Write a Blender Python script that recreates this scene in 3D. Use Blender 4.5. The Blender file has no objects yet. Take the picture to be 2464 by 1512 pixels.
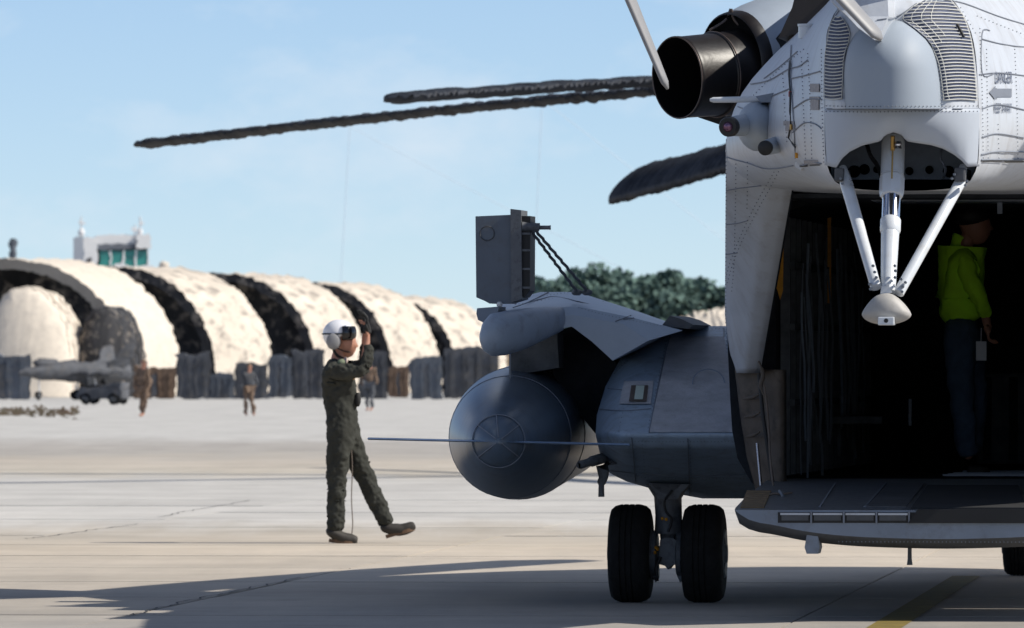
import bpy, bmesh, math, random
from mathutils import Vector, Matrix, noise
from mathutils.bvhtree import BVHTree
rnd = random.Random(7)
scene = bpy.context.scene
R = math.radians

# ------------------------------------------------------------------ camera
F = 23870.0            # focal length in 2464-wide picture units
CAMZ, HOR = 1.5, 880.0
cam_d = bpy.data.cameras.new('camera')
cam = bpy.data.objects.new('camera', cam_d)
scene.collection.objects.link(cam)
cam.location = (0, 0, CAMZ)
cam.rotation_euler = (R(90), 0, 0)
cam_d.sensor_width = 36
cam_d.lens = F / 2464 * 36
cam_d.shift_y = (HOR - 756) / 2464
cam_d.clip_start = 1
cam_d.clip_end = 20000
cam_d.dof.use_dof = True
cam_d.dof.focus_distance = 57.5
cam_d.dof.aperture_fstop = 13
scene.camera = cam

# ------------------------------------------------------------------ light
SUN_EL = R(42)
SX, SY = 3.9, -0.6                       # horizontal direction towards the sun
world = bpy.data.worlds.new('World'); scene.world = world
world.use_nodes = True
wn, wl = world.node_tree.nodes, world.node_tree.links
wn.clear()
wo = wn.new('ShaderNodeOutputWorld'); bg = wn.new('ShaderNodeBackground')
sky = wn.new('ShaderNodeTexSky'); sky.sky_type = 'NISHITA'; sky.sun_disc = False
sky.sun_elevation = SUN_EL; sky.sun_rotation = math.atan2(SX, SY)
sky.altitude = 0; sky.air_density = 0.5; sky.dust_density = 0.0; sky.ozone_density = 3.0
tc = wn.new('ShaderNodeTexCoord')
hs = wn.new('ShaderNodeMix'); hs.data_type = 'RGBA'; hs.blend_type = 'MULTIPLY'
hs.inputs[0].default_value = 1.0
hs.inputs[7].default_value = (1.08, 1.08, 1.13, 1)
wl.new(sky.outputs[0], hs.inputs[6])
mp = wn.new('ShaderNodeMapping'); mp.inputs['Scale'].default_value = (1, 1, 1.9)
wl.new(tc.outputs['Generated'], mp.inputs[0])
cn = wn.new('ShaderNodeTexNoise'); cn.inputs['Scale'].default_value = 34
cn.inputs['Detail'].default_value = 7; cn.inputs['Roughness'].default_value = 0.62
wl.new(mp.outputs[0], cn.inputs['Vector'])
cr = wn.new('ShaderNodeValToRGB')
cr.color_ramp.elements[0].position = 0.50; cr.color_ramp.elements[0].color = (0, 0, 0, 1)
cr.color_ramp.elements[1].position = 0.78; cr.color_ramp.elements[1].color = (0.6, 0.6, 0.6, 1)
wl.new(cn.outputs[0], cr.inputs[0])
cm = wn.new('ShaderNodeMix'); cm.data_type = 'RGBA'
wl.new(cr.outputs[0], cm.inputs[0]); wl.new(hs.outputs[2], cm.inputs[6])
cm.inputs[7].default_value = (7.2, 7.9, 8.7, 1)
# broad fair-weather clouds over the whole sky
c2 = wn.new('ShaderNodeTexNoise'); c2.inputs['Scale'].default_value = 2.6
c2.inputs['Detail'].default_value = 8; c2.inputs['Roughness'].default_value = 0.55
m2 = wn.new('ShaderNodeMapping'); m2.inputs['Location'].default_value = (1.7, 0.4, 0.2); wl.new(tc.outputs['Generated'], m2.inputs[0]); wl.new(m2.outputs[0], c2.inputs['Vector'])
c3 = wn.new('ShaderNodeValToRGB'); c3.color_ramp.elements[0].position = 0.53; c3.color_ramp.elements[0].color = (0, 0, 0, 1)
c3.color_ramp.elements[1].position = 0.64; c3.color_ramp.elements[1].color = (1, 1, 1, 1)
wl.new(c2.outputs[0], c3.inputs[0])
cm2 = wn.new('ShaderNodeMix'); cm2.data_type = 'RGBA'
wl.new(c3.outputs[0], cm2.inputs[0]); wl.new(cm.outputs[2], cm2.inputs[6]); cm2.inputs[7].default_value = (7.6, 8.2, 9.2, 1)
wl.new(cm2.outputs[2], bg.inputs[0])
bg.inputs[1].default_value = 0.10
wl.new(bg.outputs[0], wo.inputs[0])
sl = bpy.data.lights.new('sun', 'SUN'); sl.energy = 5.0; sl.angle = R(0.5); sl.color = (1.0, 0.94, 0.84)
so = bpy.data.objects.new('sun', sl); scene.collection.objects.link(so)
hx = Vector((SX, SY, 0)).normalized() * math.cos(SUN_EL)
sdir = Vector((hx.x, hx.y, math.sin(SUN_EL)))
so.rotation_euler = sdir.to_track_quat('Z', 'Y').to_euler()
scene.view_settings.view_transform = 'Standard'; scene.view_settings.look = 'None'
scene.view_settings.gamma = 1; scene.view_settings.use_curve_mapping = False
scene.view_settings.exposure = 0.10

# ------------------------------------------------------------------ helpers
def W(x, y, Y):
    return Vector(((x - 1232) * Y / F, Y, CAMZ - (y - HOR) * Y / F))
def GY(y):                               # distance of a ground point
    return CAMZ * F / (y - HOR)

YAW = R(5.8); CS, SN = math.cos(YAW), math.sin(YAW)
OX, OY = 2.97, 62.6
def H(x, y, v):                          # helicopter-local point at station v
    k = (x - 1232) / F
    u = (k * (OY + v * CS) - OX - v * SN) / (CS + k * SN)
    Y = OY - u * SN + v * CS
    return Vector((u, v, CAMZ - (y - HOR) * Y / F))

MATS = {}
def mat(name, col, rough=0.6, metal=0.0, var=0.12, scale=3.0, bump=0.0, bscale=40, stretch=(1, 1, 1),
        dirt=None, dirt_amt=0.5, emit=None, spec=0.5, rand=0.0, dlo=0.5, dhi=0.72):
    if name in MATS: return MATS[name]
    m = bpy.data.materials.new(name); m.use_nodes = True; MATS[name] = m
    n, l = m.node_tree.nodes, m.node_tree.links
    b = n['Principled BSDF']
    b.inputs['Roughness'].default_value = rough; b.inputs['Metallic'].default_value = metal
    b.inputs['Specular IOR Level'].default_value = spec
    t = n.new('ShaderNodeTexCoord'); mpn = n.new('ShaderNodeMapping')
    mpn.inputs['Scale'].default_value = stretch
    l.new(t.outputs['Object'], mpn.inputs[0])
    nz = n.new('ShaderNodeTexNoise'); nz.inputs['Scale'].default_value = scale
    nz.inputs['Detail'].default_value = 8; nz.inputs['Roughness'].default_value = 0.65
    l.new(mpn.outputs[0], nz.inputs['Vector'])
    rp = n.new('ShaderNodeValToRGB')
    rp.color_ramp.elements[0].position = 0.3; rp.color_ramp.elements[1].position = 0.7
    c = Vector(col)
    rp.color_ramp.elements[0].color = (*(c * (1 - var)), 1)
    rp.color_ramp.elements[1].color = (*(c * (1 + var)), 1)
    l.new(nz.outputs[0], rp.inputs[0])
    out = rp.outputs[0]
    if dirt:
        nd = n.new('ShaderNodeTexNoise'); nd.inputs['Scale'].default_value = scale * 2.3
        nd.inputs['Detail'].default_value = 10; nd.inputs['Roughness'].default_value = 0.7
        l.new(mpn.outputs[0], nd.inputs['Vector'])
        r2 = n.new('ShaderNodeValToRGB')
        r2.color_ramp.elements[0].position = dlo; r2.color_ramp.elements[0].color = (0, 0, 0, 1)
        r2.color_ramp.elements[1].position = dhi; r2.color_ramp.elements[1].color = (dirt_amt,) * 3 + (1,)
        l.new(nd.outputs[0], r2.inputs[0])
        mx = n.new('ShaderNodeMix'); mx.data_type = 'RGBA'
        l.new(r2.outputs[0], mx.inputs[0]); l.new(out, mx.inputs[6]); mx.inputs[7].default_value = (*dirt, 1)
        out = mx.outputs[2]
    if rand:
        oi = n.new('ShaderNodeObjectInfo'); mr = n.new('ShaderNodeMapRange')
        mr.inputs[3].default_value = 1 - rand; mr.inputs[4].default_value = 1 + rand
        l.new(oi.outputs['Random'], mr.inputs[0])
        m3 = n.new('ShaderNodeVectorMath'); m3.operation = 'SCALE'
        l.new(out, m3.inputs[0]); l.new(mr.outputs[0], m3.inputs['Scale']); out = m3.outputs[0]
    l.new(out, b.inputs['Base Color'])
    if bump:
        nb = n.new('ShaderNodeTexNoise'); nb.inputs['Scale'].default_value = bscale
        nb.inputs['Detail'].default_value = 6
        l.new(mpn.outputs[0], nb.inputs['Vector'])
        bp = n.new('ShaderNodeBump'); bp.inputs['Strength'].default_value = bump
        bp.inputs['Distance'].default_value = 0.02
        l.new(nb.outputs[0], bp.inputs['Height']); l.new(bp.outputs[0], b.inputs['Normal'])
    if emit:
        b.inputs['Emission Color'].default_value = (*emit, 1); b.inputs['Emission Strength'].default_value = 1
    return m

M = dict(
    domep=mat('smooth_grey_paint', (0.30, 0.345, 0.40), 0.6, var=0.03, scale=2, bump=0.03, bscale=4),
    paint=mat('pale_grey_paint', (0.50, 0.53, 0.575), 0.42, var=0.07, scale=2.5, bump=0.12, bscale=9, dirt=(0.27, 0.245, 0.22), dirt_amt=0.42, stretch=(1.8,1.8,.5)),
    bluep=mat('light_blue_grey_fairing', (0.33, 0.38, 0.44), 0.45, var=0.06, scale=4),
    paint2=mat('mid_grey_paint', (0.20, 0.24, 0.30), 0.45, var=0.12, scale=3, bump=0.1, bscale=12, dirt=(0.10, 0.09, 0.085), dirt_amt=0.5),
    tankp=mat('tank_grey_paint', (0.085, 0.12, 0.165), 0.33, spec=0.8, var=0.1, scale=2.5, bump=0.05, bscale=6, dirt=(0.05, 0.05, 0.05), dirt_amt=0.55, stretch=(2,2,.7)),
    walkway=mat('dark_grey_walkway_paint', (0.40, 0.405, 0.43), 0.75, var=0.2, scale=5, bump=0.25, bscale=60, dirt=(0.2, 0.19, 0.18), dirt_amt=0.4),
    under=mat('grimy_shaded_belly_paint', (0.075, 0.08, 0.088), 0.6, var=0.25, scale=4, bump=0.2, bscale=20, dirt=(0.05, 0.045, 0.04), dirt_amt=0.6),
    seam=mat('dark_sealant', (0.19, 0.21, 0.25), 0.7, var=0.1),
    rivet=mat('rivet_grey', (0.15, 0.17, 0.20), 0.5, var=0.1),
    black=mat('black_metal', (0.012, 0.012, 0.013), 0.55, var=0.2),
    soot=mat('sooted_steel', (0.008, 0.006, 0.006), 0.42, metal=0.0, var=0.35, scale=6, dirt=(0.022, 0.015, 0.014), dirt_amt=0.5, bump=0.15, bscale=12),
    sootrim=mat('heat_stained_rim', (0.11, 0.085, 0.075), 0.4, metal=0.5, var=0.3, scale=10),
    sootin=mat('soot_black', (0.004, 0.004, 0.004), 0.9, var=0.1, spec=0.1),
    chrome=mat('polished_chrome', (0.72, 0.72, 0.75), 0.10, metal=1, var=0.03),
    strut=mat('white_strut_paint', (0.62, 0.65, 0.68), 0.28, var=0.05, scale=6, dirt=(0.35, 0.28, 0.16), dirt_amt=0.25),
    brass=mat('brass', (0.45, 0.28, 0.09), 0.35, metal=0.8, var=0.1),
    tyre=mat('tyre_rubber', (0.014, 0.014, 0.014), 0.85, var=0.3, scale=15, bump=0.3, bscale=60, spec=0.2),
    gear=mat('gear_strut_paint', (0.12, 0.13, 0.145), 0.5, var=0.2, scale=10, dirt=(0.02, 0.02, 0.02), dirt_amt=0.8),
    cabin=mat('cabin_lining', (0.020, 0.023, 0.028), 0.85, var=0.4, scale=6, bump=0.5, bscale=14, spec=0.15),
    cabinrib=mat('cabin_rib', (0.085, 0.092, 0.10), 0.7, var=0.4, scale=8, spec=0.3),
    yellow=mat('yellow_strap', (0.62, 0.27, 0.01), 0.6, var=0.2, scale=20),
    brownfr=mat('brown_frame', (0.11, 0.088, 0.070), 0.75, var=0.3, scale=6, bump=0.4, bscale=10, dirt=(0.03, 0.028, 0.025), dirt_amt=0.7),
    light=mat('formation_light_panel', (0.50, 0.58, 0.50), 0.4, var=0.05),
    lightfr=mat('brown_light_frame', (0.10, 0.075, 0.06), 0.5, var=0.1),
    mesh_dark=mat('dark_vent_mesh', (0.06, 0.075, 0.13), 0.7, var=0.3, scale=30),
    slat=mat('pale_slat', (0.60, 0.60, 0.56), 0.5, var=0.05),
    ink=mat('stencil_ink', (0.10, 0.12, 0.17), 0.7, var=0.15),
    arrow=mat('stencil_arrow_grey', (0.17, 0.19, 0.23), 0.7, var=0.1),
    lens=mat('violet_lens', (0.16, 0.08, 0.13), 0.05, metal=0.6, var=0.4, scale=30),
    rotor=mat('rotor_blade_grey', (0.024, 0.029, 0.040), 0.65, spec=.25, var=0.4, scale=5, dirt=(0.07, 0.075, 0.09), dirt_amt=0.5),
    trblade=mat('tail_blade_grey', (0.26, 0.26, 0.265), 0.5, var=0.1, scale=4),
    bladetip=mat('worn_blade_tip', (0.42, 0.35, 0.28), 0.6, var=0.2),
    wood=mat('worn_tread_plate', (0.17, 0.115, 0.06), 0.7, var=0.4, scale=20),
    matm=mat('black_rubber_mat', (0.016, 0.017, 0.019), 0.8, var=0.2),
    rope=mat('brown_rope', (0.15, 0.12, 0.10), 0.9, var=0.2),
    suit=mat('olive_flight_suit', (0.040, 0.041, 0.035), 0.9, var=0.3, scale=7, bump=0.4, bscale=14, spec=0.15),
    helmet=mat('glossy_white_helmet', (0.74, 0.75, 0.78), 0.18, var=0.04),
    visor=mat('dark_visor', (0.008, 0.008, 0.010), 0.12, var=0.1),
    skin=mat('tanned_skin', (0.42, 0.20, 0.13), 0.55, var=0.08, scale=10),
    glove=mat('black_glove', (0.012, 0.012, 0.012), 0.8, var=0.2),
    boot=mat('tan_boot', (0.13, 0.075, 0.042), 0.8, var=0.25, scale=15),
    bootd=mat('dark_boot_leather', (0.03, 0.025, 0.02), 0.7, var=0.25, scale=15),
    patch=mat('embroidered_patch', (0.42, 0.27, 0.13), 0.8, var=0.4, scale=40),
    patchg=mat('pale_green_patch', (0.17, 0.20, 0.13), 0.8, var=0.2, scale=40),
    lime=mat('lime_shirt', (0.50, 0.93, 0.04), 0.75, var=0.1, scale=6, bump=0.6, bscale=7, spec=0.2),
    jeans=mat('blue_jeans', (0.045, 0.075, 0.12), 0.85, var=0.25, scale=12, bump=0.4, bscale=14),
    hair=mat('dark_hair', (0.012, 0.010, 0.009), 0.6, var=0.3),
    card=mat('pale_badge', (0.45, 0.45, 0.47), 0.4, var=0.05),
    red=mat('red_paint', (0.32, 0.03, 0.03), 0.5, var=0.2),
    cream=mat('cream_shelter_fabric', (0.66, 0.59, 0.50), 0.85, var=0.07, scale=1.4, spec=0.1, dirt=(0.36,0.33,0.30), dirt_amt=0.5),
    creamw=mat('shimmer_mottled_fabric', (0.62, 0.55, 0.465), 0.85, var=0.14, scale=0.42, spec=0.1, dirt=(0.22,0.20,0.18), dirt_amt=0.8, stretch=(1,1,1.6), dlo=.50, dhi=.62),  # dark mottling puts heat shimmer over the shelters into the fabric colour
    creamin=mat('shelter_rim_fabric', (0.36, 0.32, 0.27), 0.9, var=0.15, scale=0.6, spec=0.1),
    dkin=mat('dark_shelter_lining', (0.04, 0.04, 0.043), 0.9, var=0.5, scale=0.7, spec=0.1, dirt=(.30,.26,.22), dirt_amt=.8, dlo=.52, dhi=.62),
    white=mat('white_paint', (0.66, 0.66, 0.66), 0.5, var=0.05),
    teal=mat('teal_glass', (0.03, 0.20, 0.18), 0.25, var=0.4, scale=0.8),
    slate=mat('slate_blue_panel', (0.075, 0.080, 0.092), 0.8, var=0.5, scale=1.1, rand=0.15, dirt=(.15,.13,.11), dirt_amt=.6),
    bluegrey=mat('blue_grey_paint', (0.09, 0.105, 0.13), 0.7, var=0.35, scale=0.9, dirt=(.22,.2,.18), dirt_amt=.5),
    brown=mat('brown_camouflage', (0.17, 0.115, 0.08), 0.9, var=0.5, scale=5),
    leaf=mat('tree_leaf', (0.12, 0.185, 0.16), 0.8, var=0.45, scale=0.25, spec=0.1),
    bark=mat('tree_bark', (0.06, 0.045, 0.035), 0.9, var=0.3),
    earth=mat('brown_earth', (0.20, 0.15, 0.10), 0.95, var=0.4, scale=0.15, dirt=(0.05, 0.08, 0.03), dirt_amt=0.8),
    joint=mat('joint_sealant', (0.045, 0.043, 0.042), 0.9, var=0.3, scale=3),
    yline=mat('yellow_line_paint', (0.20, 0.145, 0.025), 0.8, var=0.3, scale=4, dirt=(0.06, 0.055, 0.045), dirt_amt=0.9),
)

def link(o, parent=None, label=None, cat=None, group=None, kind=None):
    scene.collection.objects.link(o)
    if parent: o.parent = parent
    if label: o['label'] = label
    if cat: o['category'] = cat
    if group: o['group'] = group
    if kind: o['kind'] = kind
    return o
def empty(name, loc, rz=0, **k):
    o = bpy.data.objects.new(name, None); o.location = loc; o.rotation_euler = (0, 0, rz)
    o.empty_display_size = 0.2
    return link(o, **k)
def mesh(name, verts, faces, m, parent=None, smooth=True, **k):
    me = bpy.data.meshes.new(name)
    me.from_pydata([tuple(v) for v in verts], [], faces)
    bm = bmesh.new(); bm.from_mesh(me)
    bmesh.ops.recalc_face_normals(bm, faces=bm.faces)
    bm.to_mesh(me); bm.free()
    if smooth:
        me.polygons.foreach_set('use_smooth', [True] * len(me.polygons))
    me.materials.append(m)
    o = bpy.data.objects.new(name, me)
    return link(o, parent, **k)
def displace_keep(me, fn):
    """moves vertices but keeps the smooth shading of the undisturbed form"""
    cn = [c.vector.copy() for c in me.corner_normals]
    for v in me.vertices: v.co = fn(v.co, v.index)
    me.polygons.foreach_set('use_smooth', [True] * len(me.polygons))
    me.normals_split_custom_set(cn)
class MB:
    def __init__(s): s.v = []; s.f = []
    def add(s, v, f):
        b = len(s.v); s.v += [Vector(p) for p in v]; s.f += [tuple(i + b for i in q) for q in f]
        return s
    def build(s, name, m, parent=None, smooth=False, **k):
        return mesh(name, s.v, s.f, m, parent, smooth, **k)
def sharp(o, deg=35):
    me = o.data
    try: me.set_sharp_from_angle(angle=R(deg))
    except Exception: pass
    return o
def boxv(a, b):
    x0, y0, z0 = a; x1, y1, z1 = b
    v = [(x0,y0,z0),(x1,y0,z0),(x1,y1,z0),(x0,y1,z0),(x0,y0,z1),(x1,y0,z1),(x1,y1,z1),(x0,y1,z1)]
    f = [(0,3,2,1),(4,5,6,7),(0,1,5,4),(1,2,6,5),(2,3,7,6),(3,0,4,7)]
    return v, f
def box(name, a, b, m, parent=None, bev=0.0, **k):
    v, f = boxv(a, b)
    me = bpy.data.meshes.new(name); me.from_pydata(v, [], f)
    if bev:
        bm = bmesh.new(); bm.from_mesh(me)
        bmesh.ops.bevel(bm, geom=bm.edges[:], offset=bev, segments=2, affect='EDGES', profile=0.6)
        bm.to_mesh(me); bm.free()
    me.materials.append(m)
    return link(bpy.data.objects.new(name, me), parent, **k)
def loft_vf(rings, cap0=True, cap1=True, closed=True):
    n = len(rings[0]); v = [p for r in rings for p in r]; f = []
    for i in range(len(rings) - 1):
        for j in range(n if closed else n - 1):
            a = i * n + j; b = i * n + (j + 1) % n
            f.append((a, b, b + n, a + n))
    if cap0: f.append(tuple(range(n))[::-1])
    if cap1: f.append(tuple(range((len(rings) - 1) * n, len(rings) * n)))
    return v, f
def circ(c, ax, r, n=16, r2=None, ph=0):
    ax = Vector(ax).normalized()
    t = Vector((0, 0, 1)) if abs(ax.z) < 0.9 else Vector((1, 0, 0))
    e1 = ax.cross(t).normalized(); e2 = e1.cross(ax)
    r2 = r2 or r
    return [Vector(c) + e1 * r * math.cos(2*math.pi*i/n + ph) + e2 * r2 * math.sin(2*math.pi*i/n + ph) for i in range(n)]
def tube_vf(pts, r, n=10, cap=True):
    pts = [Vector(p) for p in pts]; rings = []
    for i, p in enumerate(pts):
        d = (pts[min(i+1, len(pts)-1)] - pts[max(i-1, 0)])
        if d.length < 1e-6: d = (pts[-1] - pts[0])
        rr = r[i] if isinstance(r, (list, tuple)) else r
        rings.append(circ(p, d, rr, n))
    return loft_vf(rings, cap, cap)
def tube(name, pts, r, m, parent=None, n=12, **k):
    v, f = tube_vf(pts, r, n)
    return sharp(mesh(name, v, f, m, parent, **k), 50)
def lathe(name, a, b, prof, m, parent=None, n=28, caps=(True, True), **k):
    """profile of (t along a->b, radius)"""
    a, b = Vector(a), Vector(b); d = b - a
    rings = [circ(a + d * t, d, max(r, 1e-4), n) for t, r in prof]
    v, f = loft_vf(rings, *caps)
    return sharp(mesh(name, v, f, m, parent, **k), 40)
def cat(pts, n, closed=False):
    """Catmull-Rom resample by arclength"""
    pts = [Vector(p) if len(p) == 3 else Vector((p[0], p[1], 0)) for p in pts]
    N = len(pts); out = []
    segs = N if closed else N - 1
    for i in range(segs):
        g = (lambda j: pts[j % N]) if closed else (lambda j: pts[max(0, min(N-1, j))])
        p0, p1, p2, p3 = g(i-1), g(i), g(i+1), g(i+2)
        for q in range(12):
            t = q / 12
            out.append(0.5 * ((2*p1) + (p2-p0)*t + (2*p0-5*p1+4*p2-p3)*t*t + (-p0+3*p1-3*p2+p3)*t**3))
    if not closed: out.append(pts[-1])
    else: out.append(out[0])
    L = [0]
    for i in range(1, len(out)): L.append(L[-1] + (out[i]-out[i-1]).length)
    res = []; m = n if closed else n - 1; j = 0
    for i in range(n):
        s = L[-1] * i / m
        while j < len(L) - 2 and L[j+1] < s: j += 1
        w = (s - L[j]) / max(1e-9, L[j+1] - L[j])
        res.append(out[j].lerp(out[j+1], min(1, w)))
    return res
def interp(tab, x):
    if x <= tab[0][0]: return tab[0][1]
    for (a, b), (c, d) in zip(tab, tab[1:]):
        if x <= c: return b + (d - b) * (x - a) / (c - a)
    return tab[-1][1]
def grid_vf(fn, nu, nv):
    v = [fn(i / nu, j / nv) for i in range(nu + 1) for j in range(nv + 1)]
    f = [(i*(nv+1)+j, i*(nv+1)+j+1, (i+1)*(nv+1)+j+1, (i+1)*(nv+1)+j) for i in range(nu) for j in range(nv)]
    return v, f
def shell(o, t=0.03):
    md = o.modifiers.new('thickness', 'SOLIDIFY'); md.thickness = t; md.offset = 0
    return o
def prism_px(name, pts, v0, v1, m, parent, **k):
    """outline in picture units at station v0, real depth to station v1"""
    a = [H(x, y, v0) for x, y in pts]; b = [Vector((p.x, v1, p.z)) for p in a]
    v, f = loft_vf([a, b]); return mesh(name, v, f, m, parent, False, **k)

# ------------------------------------------------------------------ ground
def ground_mat():
    m = bpy.data.materials.new('apron_concrete'); m.use_nodes = True
    n, l = m.node_tree.nodes, m.node_tree.links; b = n['Principled BSDF']
    b.inputs['Roughness'].default_value = 0.85; b.inputs['Specular IOR Level'].default_value = 0.25
    g = n.new('ShaderNodeNewGeometry'); sp = n.new('ShaderNodeSeparateXYZ'); l.new(g.outputs['Position'], sp.inputs[0])
    big = n.new('ShaderNodeTexNoise'); big.inputs['Scale'].default_value = 0.09; big.inputs['Detail'].default_value = 5
    mpp = n.new('ShaderNodeMapping'); mpp.inputs['Scale'].default_value = (1.4, 0.5, 1); l.new(g.outputs['Position'], mpp.inputs[0])
    l.new(mpp.outputs[0], big.inputs['Vector'])
    # Y + noise * amount * Y
    ma = n.new('ShaderNodeMath'); ma.operation = 'MULTIPLY_ADD'
    l.new(big.outputs[0], ma.inputs[0]); ma.inputs[1].default_value = 0.16; ma.inputs[2].default_value = 0.92
    mb = n.new('ShaderNodeMath'); mb.operation = 'MULTIPLY'; l.new(ma.outputs[0], mb.inputs[0]); l.new(sp.outputs[1], mb.inputs[1])
    # stretched noise puts heat shimmer into the far pavement colour
    fs = n.new('ShaderNodeTexNoise'); fs.inputs['Scale'].default_value = 1.0; fs.inputs['Detail'].default_value = 6; fs.inputs['Roughness'].default_value = 0.7
    mpf = n.new('ShaderNodeMapping'); mpf.inputs['Scale'].default_value = (1.1, 0.06, 1); l.new(g.outputs['Position'], mpf.inputs[0]); l.new(mpf.outputs[0], fs.inputs['Vector'])
    mc2 = n.new('ShaderNodeMath'); mc2.operation = 'MULTIPLY_ADD'; l.new(fs.outputs[0], mc2.inputs[0]); mc2.inputs[1].default_value = 0.13; l.new(ma.outputs[0], mc2.inputs[2])
    mc3 = n.new('ShaderNodeMath'); mc3.operation = 'SUBTRACT'; l.new(mc2.outputs[0], mc3.inputs[0]); mc3.inputs[1].default_value = 0.065
    l.new(mc3.outputs[0], mb.inputs[0])
    # pavement tone changes with distance across the apron (different pours)
    dv = n.new('ShaderNodeMath'); dv.operation = 'DIVIDE'; dv.inputs[0].default_value = 40; l.new(mb.outputs[0], dv.inputs[1])
    rp = n.new('ShaderNodeValToRGB'); cr_ = rp.color_ramp
    tab = [(40/480, (0.48,0.468,0.443)), (40/215, (0.48,0.468,0.443)), (40/190, (0.37,0.345,0.315)), (40/172, (0.365,0.34,0.305)),
           (40/158, (0.46,0.41,0.345)), (40/143, (0.45,0.41,0.345)), (40/132, (0.47,0.455,0.428)), (40/96, (0.51,0.49,0.455)),
           (40/88, (0.46,0.41,0.34)), (40/82, (0.52,0.45,0.36)), (40/74, (0.465,0.41,0.34)), (40/62, (0.40,0.36,0.31)), (40/56, (0.33,0.31,0.285))]
    while len(cr_.elements) < len(tab): cr_.elements.new(0.5)
    for e, (p, c) in zip(cr_.elements, tab): e.position = p; e.color = (*c, 1)
    l.new(dv.outputs[0], rp.inputs[0])
    st = n.new('ShaderNodeTexNoise'); st.inputs['Scale'].default_value = 0.8; st.inputs['Detail'].default_value = 9; st.inputs['Roughness'].default_value = 0.7
    mp2 = n.new('ShaderNodeMapping'); mp2.inputs['Scale'].default_value = (0.55, 0.45, 1); l.new(g.outputs['Position'], mp2.inputs[0])
    l.new(mp2.outputs[0], st.inputs['Vector'])
    r2 = n.new('ShaderNodeMapRange'); r2.inputs[1].default_value = 0.3; r2.inputs[2].default_value = 0.7; r2.inputs[3].default_value = 0.80; r2.inputs[4].default_value = 1.12
    l.new(st.outputs[0], r2.inputs[0])
    oi = n.new('ShaderNodeObjectInfo'); r3 = n.new('ShaderNodeMapRange'); r3.inputs[3].default_value = 0.95; r3.inputs[4].default_value = 1.05
    l.new(oi.outputs['Random'], r3.inputs[0])
    fr_ = n.new('ShaderNodeMapRange'); fr_.inputs[1].default_value = .3; fr_.inputs[2].default_value = .7; fr_.inputs[3].default_value = .93; fr_.inputs[4].default_value = 1.05; l.new(fs.outputs[0], fr_.inputs[0])
    m0 = n.new('ShaderNodeMath'); m0.operation = 'MULTIPLY'; l.new(r2.outputs[0], m0.inputs[0]); l.new(fr_.outputs[0], m0.inputs[1])
    mm = n.new('ShaderNodeMath'); mm.operation = 'MULTIPLY'; l.new(m0.outputs[0], mm.inputs[0]); l.new(r3.outputs[0], mm.inputs[1])
    sc = n.new('ShaderNodeVectorMath'); sc.operation = 'SCALE'; l.new(rp.outputs[0], sc.inputs[0]); l.new(mm.outputs[0], sc.inputs['Scale'])
    l.new(sc.outputs[0], b.inputs['Base Color'])
    sn = n.new('ShaderNodeTexNoise'); sn.inputs['Scale'].default_value = .55; sn.inputs['Detail'].default_value = 7; sn.inputs['Roughness'].default_value = .75; sn.inputs['Distortion'].default_value = .6
    l.new(g.outputs['Position'], sn.inputs['Vector'])
    sr = n.new('ShaderNodeMapRange'); sr.inputs[1].default_value = .60; sr.inputs[2].default_value = .75; sr.inputs[3].default_value = 1.0; sr.inputs[4].default_value = .72; l.new(sn.outputs[0], sr.inputs[0])
    s2 = n.new('ShaderNodeVectorMath'); s2.operation = 'SCALE'; l.new(sc.outputs[0], s2.inputs[0]); l.new(sr.outputs[0], s2.inputs['Scale']); l.new(s2.outputs[0], b.inputs['Base Color'])
    fb = n.new('ShaderNodeTexNoise'); fb.inputs['Scale'].default_value = 12; l.new(g.outputs['Position'], fb.inputs['Vector'])
    bp = n.new('ShaderNodeBump'); bp.inputs['Strength'].default_value = 0.25; bp.inputs['Distance'].default_value = 0.01
    l.new(fb.outputs[0], bp.inputs['Height']); l.new(bp.outputs[0], b.inputs['Normal'])
    return m
MG = ground_mat()
ground = mesh('ground', [(-9000, -200, -0.03), (9000, -200, -0.03), (9000, 15000, -0.03), (-9000, 15000, -0.03)], [(0, 1, 2, 3)], MG, kind='structure')
apron = empty('apron', (1.62, 57.75, 0), -R(4.6), kind='structure')
box('joint_filler', (-25, -9, -0.028), (25, 62, -0.012), M['joint'], apron, kind='stuff')
SWX, SWY = 4.06, 4.62
slab_me = None
for i in range(-6, 6):
    for j in range(-2, 13):
        if slab_me is None:
            v, f = boxv((0.008, 0.035, -0.024), (SWX - 0.008, SWY - 0.035, 0.0))
            slab_me = bpy.data.meshes.new('slab'); slab_me.from_pydata(v, [], f); slab_me.materials.append(MG)
        o = bpy.data.objects.new('slab', slab_me); link(o, apron)
        o.location = (i * SWX, 1.55 + j * SWY - 0.0, rnd.uniform(-0.002, 0.002))
# cracks in the slabs
def crack(px):
    g = [W(x, y, GY(y)) for x, y in px]; vs = []; fs = []
    g2 = []
    for a, b in zip(g, g[1:]):
        for t in range(10): 
            p = a.lerp(b, t/10); p.x += rnd.gauss(0, .018); g2.append(p)
    g2.append(g[-1])
    for p in g2: vs += [(p.x - .007, p.y, .0062), (p.x + .007, p.y, .0062)]
    fs = [(2*i, 2*i+1, 2*i+3, 2*i+2) for i in range(len(g2)-1)]
    return vs, fs
ck = MB()
for c in ([(720,1391),(560,1425),(420,1455),(300,1485)], [(60,1298),(110,1292),(220,1277),(330,1262)], [(380,1245),(470,1228),(600,1205)]):
    ck.add(*crack(c))
ck.build('pavement_crack', M['joint'], apron_parent := None, kind='structure')
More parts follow.
